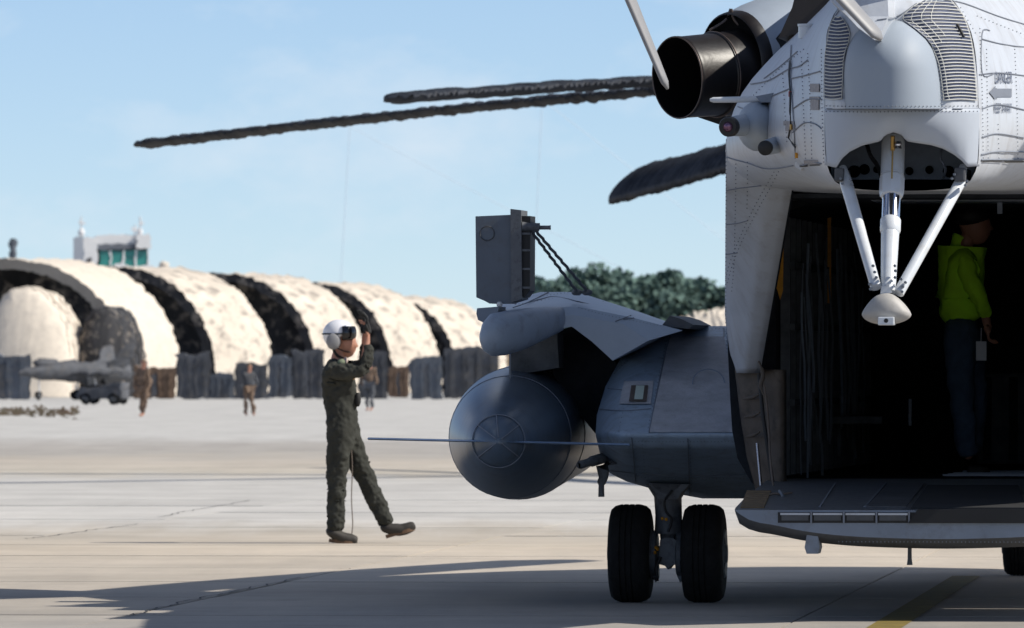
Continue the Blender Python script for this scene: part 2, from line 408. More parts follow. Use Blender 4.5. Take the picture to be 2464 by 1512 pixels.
# painted line under the tail
la, lb = W(2135, 1508, GY(1508)), W(2290, 1410, GY(1410))
d = (lb - la).normalized(); la = la - d * 6; lb = lb + d * 3
s_ = Vector((d.y, -d.x, 0)) * 0.10
mesh('taxi_line', [(p.x, p.y, 0.0055) for p in (la - s_, la + s_, lb + s_, lb - s_)], [(0, 1, 2, 3)], M['yline'], kind='structure')

# ------------------------------------------------------------------ helicopter
heli = empty('helicopter', (OX, OY, 0), -YAW, label='large pale grey military helicopter seen from behind with its ramp open', cat='helicopter')
SURF = []
def surf(o): SURF.append(o); return o

# aft body: loft F ring (v=-4) to T ring (v=-8.8)
Fhalf = [(0,4.02),(-.30,3.96),(-.52,3.84),(-.68,3.66),(-.86,3.49),(-1.03,3.33),(-1.20,3.13),(-1.29,2.92),(-1.30,2.74),(-1.22,2.63),(-1.05,2.56),(-.5,2.53),(0,2.53)]
def sym(half): return half + [(-u, z) for u, z in half[-2:0:-1]]
Tpx = [(2160,-60),(2085,-45),(2020,15),(1993,70),(1985,150),(1984,260),(1985,350),(1990,398),(2012,440),(2060,455),(2170,460),(2280,455),(2330,440),(2352,398),(2356,350),(2355,260),(2346,120),(2320,40),(2260,-30)]
NR = 64
def lr(pts2, v): return [Vector((p.x, v, p.y)) for p in cat(pts2, NR, True)]
Tloc = [H(x, y, -8.8) for x, y in Tpx]; T2 = [(p.x, p.z) for p in Tloc]
F2 = sym(Fhalf)
rF = cat(F2, NR, True); rT = cat(T2, NR, True)
rings = []
big = [(p.x * 1.15, (p.y - 2.53) * 1.03 + 2.50) for p in rF]
rings.append([Vector((a, -1.45, b)) for a, b in big])
rings.append([Vector((a * .94, -2.7, b)) for a, b in big])
for i in range(0, 13):
    t = i / 12; v = -4.0 - 4.8 * t
    w = t ** 1.15
    rings.append([Vector((a.x*(1-w)+b.x*w, v, a.y*(1-w)+b.y*w)) for a, b in zip(rF, rT)])
vv, ff = loft_vf(rings, True, False)
tail_boom = surf(mesh('tail_boom', vv, ff, M['paint'], heli))

# annulus between the boom end and the dome, and the dome itself
dome_o = [(2034,262),(2031,210),(2031,165),(2040,115),(2065,75),(2105,54),(2150,48),(2195,60),(2230,92),(2250,135),(2260,185),(2264,225),(2265,262)]
ann_o = [(1984,262),(1984,210),(1985,150),(1993,72),(2020,15),(2085,-45),(2160,-60),(2260,-30),(2320,40),(2342,105),(2352,180),(2355,225),(2355,262)]
Nd = 48
do, ao = cat(dome_o, Nd), cat(ann_o, Nd)
def ann(u, t):
    i = u * (Nd - 1); i0 = int(min(i, Nd - 1)); a, b = ao[i0], do[i0]
    p = a.lerp(b, t); return H(p.x, p.y, -8.79 - 0.30 * math.sin(t * math.pi / 2))
surf(mesh('vent_surround', *grid_vf(ann, Nd - 1, 6), M['paint'], heli))
def dome(u, t):
    i0 = int(round(u * (Nd - 1))); a = do[i0]
    sp = Vector((2148, max(165, min(262, a.y)), 0))
    p = a.lerp(sp, t); bulge = math.sqrt(max(0, 1 - (1 - t) ** 2))
    return H(p.x, p.y, -9.085 - 0.34 * bulge)
td = surf(mesh('tail_dome', *grid_vf(dome, Nd - 1, 14), M['domep'], heli))
bm = bmesh.new(); bm.from_mesh(td.data); bmesh.ops.remove_doubles(bm, verts=bm.verts, dist=.004); bm.to_mesh(td.data); bm.free()
td.data.polygons.foreach_set('use_smooth', [True] * len(td.data.polygons))
yb = [(1986,398),(2012,404),(2026,382),(2045,365),(2075,350),(2105,343),(2118,340),(2130,325),(2150,318),(2170,325),(2182,340),(2200,343),(2240,349),(2270,358),(2295,372),(2315,388),(2327,402),(2356,400)]
def lowp(u, t):
    x = 1985 + (2356 - 1985) * u; y0 = 262; y1 = interp(yb, x)
    w = (x - 2170.5) / 185.5
    xx = x
    bl = math.sqrt(max(0, 1 - abs(w) ** 2.0))
    y = y0 + (y1 - y0) * t
    return H(xx, y, -8.79 - 0.36 * bl - 0.03 * bl * math.sin(t * math.pi) + 0.08 * t)
def lowp2(u, t): return lowp(0.5 - 0.5 * math.cos(u * math.pi), t)
lp = surf(mesh('skid_bay_panel', *grid_vf(lowp2, 80, 12), mat('bay_panel_paint', (.42,.46,.52), .55, var=.05, scale=2), heli)); shell(lp, 0.004)
# shelf between dome foot and bay panel
def shelf(u, t):
    x = 1985 + (2356 - 1985) * (0.5 - 0.5 * math.cos(u * math.pi))
    a = lowp((x - 1985) / 371, 0); b = H(x, 262, -8.80)
    return a.lerp(b, t)
mesh('bay_shelf', *grid_vf(shelf, 40, 2), M['paint'], heli)
# bay interior back wall with lightening holes
bw = MB(); a = H(2000, 330, -8.2); b = H(2345, 432, -8.2)
bw.add(*boxv((a.x, -8.22, b.z), (b.x, -8.16, a.z)))
bwo = bw.build('bay_bulkhead', M['paint2'], heli)
for x, y, r in ((2080,408,13),(2188,412,10),(2236,409,10),(2055,413,15),(2282,413,14),(2110,408,9)):
    c = H(x, y, -8.25); lathe('lightening_hole', c, c + Vector((0, .02, 0)), [(0, r/440), (1, r/440)], M['sootin'], heli, 14)
for x0, x1 in ((2008,2038),(2296,2330)):
    p, q = H(x0, 404, -8.9), H(x1, 440, -8.6); box('strut_bracket', (p.x, -8.9, q.z), (q.x, -8.3, p.z), M['under'], heli, .01)
tube('hydraulic_hose', cat([H(2085,345,-8.6), H(2095,375,-8.7), H(2112,400,-8.6), H(2120,425,-8.5)], 12), 0.012, M['black'], heli, 8)
tube('hydraulic_hose', cat([H(2270,350,-8.5), H(2262,380,-8.6), H(2275,405,-8.6), H(2270,428,-8.5)], 12), 0.008, M['seam'], heli, 8)

# tail pylon (fin) rising out of the boom
def fin_ring(z, ts):
    # trailing face narrow V, widening upwards, leading edge forwards
    return None
finr = []
for y, xl, xr, va in ((96,2104,2112,-9.56),(66,2064,2126,-9.50),(40,2040,2138,-9.44),(0,1998,2136,-9.40),(-200,1990,2150,-9.5),(-700,1985,2170,-10.0)):
    L = H(xl, y, va); Rr = H(xr, y, va); c = (L + Rr) / 2
    finr.append([L, Rr, Vector((Rr.x + .03, va + .7, c.z)), Vector((Rr.x * .5 + c.x * .5, va + 2.2, c.z)), Vector((c.x, va + 2.9, c.z)), Vector((L.x * .5 + c.x * .5, va + 2.2, c.z)), Vector((L.x - .03, va + .7, c.z))])
v, f = loft_vf(finr, True, True)
surf(mesh('tail_fin', v, f, M['paint'], heli, False))
# fin root gusset on right

# left and right side skins aft of the cabin
def wall(u, t, sgn=1, inner=False):
    y = 335 + (898 - 335) * u
    xo = interp([(335,1747),(760,1745),(850,1757),(898,1775)], y)
    xa = interp([(335,1900),(440,1884),(898,1806)], y); va = interp([(335,-4.25),(440,-3.95),(700,-2.9),(898,-1.95)], y)
    a = H(xo + (9 if inner else 0), y, -1.46 if inner or sgn < 0 else interp([(335,-4.05),(440,-3.75),(760,-1.7),(898,-1.5)], y)); b = H(xa + (4 if inner else 0), y, va + (.05 if inner else 0))
    p = a.lerp(b, t); p.x -= 0.10 * math.sin(t * math.pi) * 0.6 * (1 - .4*u)
    if t > 0.85: p.x += (t - .85) * .35; p.y += (t - .85) * 0.6
    if sgn < 0: p.x = -p.x; p.y -= 2.3 * min(1, u*2.6) * t  # right skin, out of view, stretched aft to keep sun off the ramp
    return p
surf(shell(mesh('side_skin', *grid_vf(wall, 40, 16), M['paint'], heli), 0.004))
shell(mesh('side_skin', *grid_vf(lambda u, t: wall(u, t, -1), 40, 16), M['paint'], heli), 0.02)
shell(mesh('side_lining', *grid_vf(lambda u, t: wall(u, t, 1, True), 40, 16), M['cabin'], heli), 0.004)
def lowfr(u, t, sgn=1):
    y = 890 + (1192 - 890) * u
    xo = interp([(890,1772),(930,1778),(1000,1786),(1100,1802),(1192,1828)], y)
    a = H(xo, y, -1.55); b = H(1884, y, -1.9)
    p = a.lerp(b, t)
    p.y += 0.03 * noise.noise(Vector((p.x * 9, 0, p.z * 7))) + (0.10 if t > 0.95 else 0)
    if sgn < 0: p.x = -p.x; p.y -= 2.3 * t  # right frame likewise lengthened aft, unseen, to block low sun
    return p
surf(shell(mesh('ramp_side_frame', *grid_vf(lowfr, 36, 14), M['brownfr'], heli), 0.03))
shell(mesh('ramp_side_frame', *grid_vf(lambda u, t: lowfr(u, t, -1), 36, 14), M['brownfr'], heli), 0.03)
for y0 in (960, 1005, 1052):
    tube('frame_stiffener', [H(1786 + (y0-900)*.06, y0, -1.66), H(1812, y0-4, -1.78), H(1828, y0 - 12, -1.82)], [.006, .014, .006], M['brownfr'], heli, 8)
tube('frame_edge', [H(1826, 900, -1.85), H(1836, 1000, -1.88), H(1850, 1100, -1.9), H(1862, 1180, -1.9)], .012, M['black'], heli, 8)

# forward fuselage
def fr(hw, z0, z1, v, n=NR):
    pts = [(0,z1),(-hw*.6,z1-.05*(z1-z0)),(-hw*.93,z1-.22*(z1-z0)),(-hw,z1-.45*(z1-z0)),(-hw,z0+.25*(z1-z0)),(-hw*.93,z0+.06*(z1-z0)),(-hw*.6,z0),(0,z0)]
    return [Vector((p.x, v, p.y)) for p in cat(sym(pts), n, True)]
ro = [fr(1.49,.62,3.95,-1.46), fr(1.5,.60,3.98,1.5), fr(1.5,.60,3.9,5), fr(1.42,.62,3.5,7.6), fr(1.15,.7,3.0,9.3), fr(.7,.95,2.3,10.6), fr(.2,1.3,1.8,11.2)]
v, f = loft_vf(ro, False, True)
mesh('fuselage', v, f, M['paint'], heli)
ci = [Vector((x, -1.46, z)) for x, z in []]
inner = [(0,2.50),(-.9,2.50),(-1.18,2.42),(-1.2,2.2),(-1.2,1.5),(-1.2,.9),(-1.18,.80),(0,.80)]
def ir(v): return [Vector((p.x, v, p.y)) for p in cat(sym(inner), NR, True)]
v, f = loft_vf([fr(1.49,.62,3.95,-1.46), ir(-1.47)], False, False)
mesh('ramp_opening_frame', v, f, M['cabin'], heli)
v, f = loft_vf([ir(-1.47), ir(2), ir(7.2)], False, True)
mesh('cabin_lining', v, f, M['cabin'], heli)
# roof lining over the ramp
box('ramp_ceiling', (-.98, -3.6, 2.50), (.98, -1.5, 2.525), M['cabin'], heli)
for i in range(17):
    vv_ = -1.2 + i * 0.48; 
    p = box('cabin_rib', (-1.19, vv_, .82), (-1.13, vv_ + .06, 2.42), M['cabinrib'], heli)
    if i < 12: box('cabin_rib', (1.13, vv_, .82), (1.19, vv_ + .06, 2.42), M['cabinrib'], heli)
for z in (1.25, 1.72, 2.1):
    box('cabin_rail', (-1.14, -1.2, z), (-1.10, 7, z + .04), M['cabinrib'], heli)
for i in range(26):
    v0 = rnd.uniform(-.9, 5.5); z0 = rnd.uniform(1.9, 2.35); pts = [Vector((-1.08, v0, z0))]
    for k in range(6): pts.append(pts[-1] + Vector((rnd.uniform(-.01, .015), rnd.uniform(-.05, .05), -rnd.uniform(.1, .28))))
    tube('cabin_cable', cat(pts, 16), rnd.choice([.005, .007, .009]), rnd.choice([M['cabinrib'], M['rivet'], M['paint2']]) if i % 3 else M['rivet'], heli, 6)
for i in range(5):
    c = Vector((-1.07, rnd.uniform(1.5, 5), rnd.uniform(.98, 1.25)))
    v, f = loft_vf([circ(c + Vector((0.0, math.cos(a)*.09, math.sin(a)*.09)), (0, -math.sin(a), math.cos(a)), .005, 6) for a in [k*math.pi/8 for k in range(17)]], False, False)
    mesh('strap_loop', v, f, M['rivet'], heli)
# yellow straps on the lining
def strip_px(name, x, y0, y1, w, v, m, par=heli, dv=.012):
    a = H(x - w/2, y0, v); b = H(x + w/2, y1, v)
    return box(name, (a.x, v - dv, b.z), (b.x, v, a.z), m, par)
mesh('yellow_strap', [H(1869,478,-1.75), H(1887,478,-1.75), H(1884,700,-1.75), H(1877,722,-1.75), H(1868,690,-1.75), H(1867,600,-1.75)], [(0,1,2,3,4,5)], M['yellow'], heli, False)
shell(heli.children[-1], .015)
a_, b_ = H(1996, 505, 1.9), H(1990, 730, 1.9)
box('yellow_strap', (a_.x - .012, 1.88, b_.z), (a_.x + .012, 1.9, a_.z), M['yellow'], heli)
strip_px('cabin_lamp_bracket', 2406, 470, 515, 12, -1.8, M['paint2'])
# floor rails and centre items in the cabin
for dv_, y in ((0, 0), (.55, 0), (1.1, 0), (2.2, 0)):
    box('floor_cross_rail', (-.2, -.9 + dv_, .812), (1.15, -.88 + dv_, .824), M['rivet'], heli)
strip_px('seat_post', 2190, 960, 1025, 7, 1.5, M['rivet'])
box('troop_seat', (-1.12, 1.8, 1.12), (-.75, 5.5, 1.17), M['cabinrib'], heli, .01)
box('cargo_crate', (-.35, 5.6, .82), (.75, 6.6, 1.45), M['cabinrib'], heli, .03)
for i in range(6): box('crate_batten', (-.30 + i*.18, 5.57, .85), (-.24 + i*.18, 5.60, 1.42), M['cabin'], heli)

# --- ramp
V0, V1 = -4.6, -1.55
def ramp_x(v): return None
rl = H(1776, 1215, V0)
def ramp_sec(u, t):
    # u across 0..1 left to right, t around the section
    pass
Rw = 1.235                                  # half width
zt0, zt1 = H(2000, 1228, V0).z, H(2000, 1152, V1).z
bot = [(-1.235,.63),(-1.232,.60),(-1.20,.56),(-1.12,.525),(-1.0,.505),(-.82,.47),(-.6,.445),(-.35,.432),(0,.425)]
bot = bot + [(-u, z) for u, z in bot[-2::-1]]
N2 = 40
bp = cat(bot, N2)
def rs(v, dz, ztop, squeeze=1.0):
    up = [Vector((p.x * squeeze, v, ztop)) for p in bp]
    lo = [Vector((p.x * squeeze, v, min(p.y + dz, ztop - .005))) for p in bp]
    return up + lo[::-1]
secs = [rs(V0, 0.06, zt0, .972), rs(V0 + .01, 0.045, zt0+.002, .975), rs(V0 + .06, .02, zt0 + .004, .98), rs(V0 + .2, .0, zt0 + .012, .985), rs(V0 + 1.2, 0, zt0 + (zt1-zt0)*.4), rs(V1, .05, zt1)]
v, f = loft_vf(secs, True, True)
ramp = sharp(mesh('ramp', v, f, M['paint2'], heli, label='lowered cargo ramp in grimy mid grey'), 30)
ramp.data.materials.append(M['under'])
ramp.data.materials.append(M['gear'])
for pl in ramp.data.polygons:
    if pl.normal.z < -.25 or (pl.center.z < .53 and pl.center.y > V0 + .03): pl.material_index = 1  # down-facing ramp faces darker: belly shade put into the colour
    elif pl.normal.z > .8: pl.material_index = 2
def on_ramp(v): return zt0 + (zt1 - zt0) * (v - V0) / (V1 - V0)
def ramp_quad(name, px, m, off=.004):
    pts = []
    for x, y in px:
        v = V0 + (V1 - V0) * (1228 - y) / (1228 - 1152)
        p = H(x, y, v); p.z = on_ramp(v) + off; pts.append(p)
    lo = [p - Vector((0, 0, .03)) for p in pts]
    v_, f_ = loft_vf([pts, lo]); return mesh(name, v_, f_, m, ramp, False)
ramp_quad('ramp_mat', [(2232,1172),(2450,1172),(2470,1226),(2192,1226)], M['matm'], .012)
ramp_quad('ramp_walkway', [(2140,1165),(2225,1165),(2180,1222),(2085,1222)], M['under'], .008)
ramp_quad('ramp_seam', [(2008,1165),(2011,1165),(1974,1222),(1970,1222)], M['seam'], .007)
ramp_quad('ramp_seam', [(2130,1165),(2134,1165),(2084,1222),(2078,1222)], M['rivet'], .009)
for i in range(9):
    t = i / 9
    ramp_quad('tread_slat', [(1797 - 16*t*1.0, 1186 + 40*t), (1856 - 18*t, 1186 + 40*t), (1854 - 18*t, 1189 + 40*t), (1796 - 16*t, 1189 + 40*t)], M['wood'], .012)
# rear face slots
a, b = H(1876, 1233, V0), H(2190, 1259, V0)
sw = (b.x - a.x) / 4
box('slot_recess', (a.x - .01, V0 - .004, b.z), (b.x + 1.3, V0 + .02, a.z), M['black'], ramp)
for i in range(4):
    x0 = a.x + i * sw
    box('hinge_slot', (x0 + .012, V0 - .014, b.z + .014), (x0 + sw - .022, V0 - .003, a.z - .018), M['under'], ramp)
    box('slot_rib', (x0 + sw - .010, V0 - .022, b.z - .004), (x0 + sw, V0 - .002, a.z + .006), M['seam'], ramp)
    box('slot_lip', (x0 + .005, V0 - .018, a.z - .016), (x0 + sw - .014, V0 - .003, a.z - .004), M['paint'], ramp)
c = H(2192, 1258, V0)
mat_edge = prism_px('mat_flap', [(2208,1226),(2500,1226),(2500,1259),(2185,1259)], V0 - .03, V0 - .005, M['matm'], heli); mat_edge.parent = ramp
p = prism_px('ramp_foot', [(1941,1288),(1968,1288),(1972,1318),(1968,1333),(1941,1333),(1936,1318)], V0 + .02, V0 + .25, M['paint2'], heli); p.parent = ramp
tube('drain_mast', [H(2189,1305,V0+.6), H(2189,1345,V0+.6), H(2189,1360,V0+.6)], [.012,.013,.018], M['gear'], ramp, 10)
rv = MB()
for i in range(18, 90):
    p = Vector((-1.0 + i * .0225, V0 - .002, zt0 - .185 + (.02 * (abs(-1 + i*.0225) > .9)))); rv.add(*boxv(p - Vector((.003,.003,.003)), p + Vector((.003,.002,.003))))
rv.build('ramp_rivets', M['rivet'], ramp, kind='stuff')
tube('tie_down_hook', cat([H(1876,1182,-3.3), H(1884,1196,-3.4), H(1872,1206,-3.5), H(1858,1214,-3.6), H(1860,1226,-3.7)], 14), .010, M['rivet'], ramp, 8)
tube('tie_down_hook', cat([H(1850,1192,-3.3), H(1862,1188,-3.3), H(1880,1190,-3.3), H(1905,1186,-3.2)], 10), .007, M['rope'], ramp, 8)
tube('ramp_actuator_rod', [H(1822,1068,-2.0), H(1832,1180,-2.2)], .009, M['chrome'], heli, 12)
tube('ramp_cable', cat([H(1838,925,-2.0), H(1846,980,-2.0), H(1850,1040,-2.0), H(1854,1110,-2.1), H(1862,1182,-2.3)], 20), .007, M['rope'], heli, 8)
tube('fabric_fold', cat([H(1822,860,-2.0), H(1836,900,-2.0), H(1830,930,-2.0), H(1842,960,-2.0)], 14), [.006]*4+[.014]*6+[.006]*4, M['brownfr'], heli, 8)

# --- sponson
xl_t = [(785,1640),(793,1590),(805,1555),(830,1520),(860,1495),(930,1457),(1000,1436),(1045,1433),(1100,1445),(1140,1468),(1160,1510),(1180,1580),(1200,1690)]
def spv(y): return interp([(785,1.0),(830,.45),(930,-.4),(1045,-1.25),(1075,-1.15),(1130,-.5),(1200,.5)], y)
def spon(u, t):
    y = 785 + (1200 - 785) * u; xl = interp(xl_t, y)
    q = t ** 1.4; x = xl + (1840 - xl) * q
    e = max(0, 1 - (x - xl) / 75)
    return H(x, y, spv(y) + .55 * e ** 2.2)
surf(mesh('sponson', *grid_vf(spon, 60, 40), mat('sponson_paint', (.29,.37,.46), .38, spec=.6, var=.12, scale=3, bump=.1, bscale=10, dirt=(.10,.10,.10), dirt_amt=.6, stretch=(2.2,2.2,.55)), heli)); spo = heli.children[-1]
spo.data.materials.append(mat('shaded_belly_paint', (.032,.035,.040), .6, var=.3, scale=4, dirt=(.015,.014,.013), dirt_amt=.6))
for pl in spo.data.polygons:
    if pl.index // 40 >= 38: pl.material_index = 1  # lower sponson faces darker: shade below the chine put into the colour
sharp(spo, 25)
edge = [spon(u / 60, 0) for u in range(61)]
rr = [edge, [p + Vector((-.0, 1.6, 0)) for p in edge], [Vector((p.x*.97, 4.5, p.z)) for p in edge], [Vector((p.x * .75, 5.6, 1.05 + (p.z - 1.05) * .5)) for p in edge]]
v, f = loft_vf(rr, False, False, False); mesh('sponson_side', v, f, M['paint2'], spo)
top_e = [spon(0, t / 10) for t in range(11)]; bot_e = [spon(1, t / 10) for t in range(11)]
v, f = loft_vf([top_e, [Vector((p.x, 4.5, p.z)) for p in top_e]], False, False, False); mesh('sponson_deck', v, f, M['walkway'], spo)
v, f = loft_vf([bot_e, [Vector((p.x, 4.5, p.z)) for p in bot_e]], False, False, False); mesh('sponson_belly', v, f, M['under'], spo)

# BVH over what the camera can see of the skin
def bvh_of(objs):
    vs, fs = [], []
    for o in objs:
        b = len(vs); vs += [v.co.copy() for v in o.data.vertices]; fs += [tuple(i + b for i in p.vertices) for p in o.data.polygons]
    return BVHTree.FromPolygons(vs, fs)
bvh = bvh_of(SURF)
def w2l(p):
    q = Vector(p) - Vector((OX, OY, 0)); return Vector((q.x * CS - q.y * SN, q.x * SN + q.y * CS, q.z))
CL = w2l((0, 0, CAMZ))
def S(x, y, off=0.004):
    off = max(off, .0045)
    d = (w2l(W(x, y, 50)) - CL).normalized()
    h, n, i, dist = bvh.ray_cast(CL, d)
    if h is None: return None
    if n.dot(d) > 0: n = -n
    return h + n * off
def SN_(x, y):
    d = (w2l(W(x, y, 50)) - CL).normalized(); h, n, i, dist = bvh.ray_cast(CL, d)
    if n is not None and n.dot(d) > 0: n = -n
    return n
def seam(mb, px, r=.0034, n=None, off=.003):
    L = sum(math.dist(a, b) for a, b in zip(px, px[1:])); n = n or max(3, int(L / 7))
    run = []
    def flush():
        if len(run) >= 2: mb.add(*tube_vf(run, r, 5))
        run.clear()
    for p in cat(px, n):
        s = S(p.x, p.y, off)
        if s is None or (run and (s - run[-1]).length > .35): flush()
        if s is not None: run.append(s)
    flush()
def rivets(mb, px, step=9, r=.0042):
    L = sum(math.dist(a, b) for a, b in zip(px, px[1:]))
    for p in cat(px, max(2, int(L / step))):
        s = S(p.x, p.y, .004)
        if s is not None:
            mb.add([s + Vector(q) * r for q in ((1,0,0),(0,0,1),(-1,0,0),(0,0,-1),(0,-1,0),(0,1,0))], [(0,1,4),(1,2,4),(2,3,4),(3,0,4),(1,0,5),(2,1,5),(3,2,5),(0,3,5)])
sm = MB()
for px in ([(1770,255),(1800,262),(1840,240),(1900,215)], [(1800,205),(1850,195),(1898,168),(1925,160),(1945,145)], [(1905,190),(1940,182),(1975,172)], [(1910,262),(1945,240),(1978,240)],
           [(1908,320),(1930,300),(1945,295),(1965,300),(1978,310)], [(1840,190),(1880,160),(1920,125)], [(1748,378),(1800,392),(1850,406),(1910,398)], [(1748,458),(1780,452),(1832,446)],
           [(1748,540),(1775,537),(1800,530)], [(1748,612),(1775,608)], [(1905,110),(1903,170),(1907,230),(1912,300),(1915,380)], [(1984,262),(2060,263),(2170,262),(2280,262),(2356,262)],
           [(2362,262),(2400,252),(2464,265)], [(2362,95),(2400,105),(2440,112),(2464,114)], [(2355,180),(2400,176),(2464,183)], [(2362,330),(2400,322),(2464,332)],
           [(2380,75),(2362,80),(2362,178),(2390,178)], [(2360,385),(2464,383)], [(2360,372),(2400,365),(2464,366)], [(1990,128),(1995,70),(2025,20)], [(2270,0),(2320,10),(2400,40),(2464,60)], [(2205,10),(2160,40),(2110,50)],
           [(1930,398),(1960,390),(1978,394)], [(1600,770),(1700,775)]):
    seam(sm, px)
sm.build('panel_seam', M['seam'], heli, kind='stuff')
rv = MB()
for px in ([(1748,380),(1748,850)], [(1772,385),(1768,620),(1762,700)], [(1800,390),(1798,500)], [(1868,405),(1830,470),(1795,540),(1760,625),(1748,670)], [(1874,412),(1840,475),(1800,550),(1768,625),(1752,680)],
           [(1815,230),(1845,200),(1880,165),(1935,120)], [(1885,180),(1890,260),(1895,340)], [(1930,140),(1935,260),(1940,380)], [(1945,130),(1952,260),(1955,390)], [(1978,120),(1980,260),(1984,390)],
           [(1990,255),(2080,257),(2170,256),(2260,256),(2350,255)], [(1990,268),(2080,270),(2170,269),(2260,268),(2350,268)], [(2192,50),(2222,75),(2245,110),(2258,160),(2262,200),(2262,250)],
           [(2356,70),(2358,140),(2362,230),(2364,380)], [(2372,120),(2374,240),(2376,380)], [(2395,190),(2396,250)], [(2440,120),(2445,240),(2448,380)], [(2400,300),(2402,380)], [(2310,20),(2345,80)], [(2350,40),(2400,60),(2464,85)]):
    rivets(rv, px)
rv.build('rivets', M['rivet'], heli, kind='stuff')

# vents: dark mesh strip with one slat after another
def vent(inner_px, outer_px, nsl, par):
    a, b = cat(inner_px, 80), cat(outer_px, 80)
    def fn(u, t):
        i = int(round(u * 79)); p = a[i].lerp(b[i], t); s = S(p.x, p.y, .006)
        return s if s is not None else H(p.x, p.y, -8.95)
    v, f = grid_vf(fn, 79, 6)
    base = mesh('vent', v, f, M['mesh_dark'], par)
    for k in range(nsl + 1):
        i = min(79, int(round(k / nsl * 79))); pts = []
        for t in range(7):
            p = a[i].lerp(b[i], t / 6); s = S(p.x, p.y, .012)
            if s is not None: pts.append(s)
        if len(pts) > 2:
            v, f = tube_vf(pts, .0030, 5); mesh('slat', v, f, M['slat'], base)
    return base
def vent2(tab, y0, y1, nsl, rise, par):
    def ed(y): 
        a = interp([(r[0], r[1]) for r in tab], y); b = interp([(r[0], r[2]) for r in tab], y); return a, b
    def fn(u, t):
        y = y0 + (y1 - y0) * u; a, b = ed(y); s = S(a + (b-a)*t, y, .006); return s if s is not None else H(a + (b-a)*t, y, -9.0)
    base = mesh('vent', *grid_vf(fn, 60, 8), M['mesh_dark'], par)
    for k in range(nsl + 1):
        y = y0 + (y1 - y0) * k / nsl; a, b = ed(y); pts = []
        for q in range(9):
            t = q / 8; s = S(a + (b-a)*t, y + rise * math.sin(math.pi*t), .011)
            if s is not None: pts.append(s)
        if len(pts) > 2: mesh('slat', *tube_vf(pts, .0030, 5), M['slat'], base)
    vm = MB()
    for t, yy in (((.14,y1),(.30,y0+(y1-y0)*.42),(.46,y0+(y1-y0)*.36),(.0,y1),(1.0,y1)) if nsl > 25 else ((.0,y1),(1.0,y1))):
        pts = []
        for q in range(30):
            y = y0 + (yy - y0)*q/29; a, b = ed(y); s = S(a + (b-a)*t, y, .011)
            if s is not None: pts.append(s)
        if len(pts) > 2: vm.add(*tube_vf(pts, .0018, 4))
    vm.build('vent_cross_wire', M['slat'], base, kind='stuff')
    return base
vr = vent2([(4,2222,2285),(20,2196,2300),(36,2176,2312),(50,2170,2319),(60,2184,2323),(75,2204,2328),(95,2227,2333),(120,2245,2337),(150,2257,2340),(180,2263,2343),(242,2270,2347)], 4, 242, 30, -3, heli)
vl = vent2([(42,2014,2026),(52,2006,2034),(62,2001,2041),(80,1997,2047),(100,1994,2044),(130,1990,2037),(160,1988,2031),(236,1987,2028)], 42, 236, 24, 3, heli)
hb = MB(); hb.add(*tube_vf([S(2296,62,.02), S(2312,92,.02)], .008, 6)); hb.build('vent_latch', M['black'], vr)

# stencils
def text(body, x, y, hpx, par, m=M['ink'], wscale=1.0):
    cu = bpy.data.curves.new('t', 'FONT'); cu.body = body; cu.size = 1; cu.offset = .012; cu.align_x = 'CENTER'; cu.align_y = 'CENTER'
    ob = bpy.data.objects.new('t', cu); scene.collection.objects.link(ob)
    dg = bpy.context.evaluated_depsgraph_get(); me = bpy.data.meshes.new_from_object(ob.evaluated_get(dg))
    bpy.data.objects.remove(ob)
    size = hpx / 440 / 0.7
    vs = []
    for v in me.vertices:
        px, py = x + v.co.x * size * wscale * 440, y - v.co.y * size * 440
        s = S(px, py, .006); vs.append(s if s is not None else H(px, py, -7))
    fs = [tuple(p.vertices) for p in me.polygons]
    return mesh('stencil_lettering', vs, fs, m, par, False)
text('DANGER', 2413, 189, 27, heli, wscale=.27)
text('KEEP AWAY', 2411, 262, 23, heli, wscale=.24)
ar = [(2378,223),(2393,207),(2393,214),(2432,214),(2432,234),(2393,234),(2393,241)]
ca = [S(x, y, .006) for x, y in ar]
if all(c is not None for c in ca): mesh('stencil_arrow', ca, [(0,1,2),(2,3,4,5),(0,2,5),(0,5,6)], M['arrow'], heli, False)

# --- tail skid
VS = -9.25
tube('skid_strut', [H(2028,405,-8.75), H(2036,440,-8.85), H(2108,692,VS)], [.022,.035,.030], M['strut'], heli, 16)
tube('skid_strut', [H(2318,402,-8.75), H(2310,440,-8.85), H(2162,706,VS)], [.022,.031,.030], M['strut'], heli, 16)
top, low = H(2150,335,-8.75), H(2137,704,VS)
def along(y): return (y - 335) / (704 - 335)
lathe('shock_cylinder', top, low, [(0,.058),(along(345),.064),(along(425),.064),(along(427),.066)], M['strut'], heli)
lathe('hex_nut', top, low, [(along(427),.060),(along(430),.068),(along(462),.068),(along(474),.062),(along(476),.05)], M['strut'], heli, 8)
lathe('chrome_piston', top, low, [(along(474),.049),(along(532),.049)], M['chrome'], heli)
lathe('piston_collar', top, low, [(along(530),.054),(along(532),.056),(along(556),.056),(along(562),.050)], M['strut'], heli)
lathe('lower_cylinder', top, low, [(along(560),.049),(along(704),.040)], M['strut'], heli)
tube('brass_fitting', [H(2148,328,-8.98), H(2148,362,-8.95)], .012, M['brass'], heli, 8)
tube('gauge_rod', [H(2148,360,-8.96), H(2146,430,-9.0)], .005, M['brass'], heli, 8)
lathe('shiny_valve', H(2161,340,-8.98), H(2161,358,-8.98), [(0,.014),(.4,.02),(.6,.014),(1,.02)], M['chrome'], heli, 12)
bt = MB()
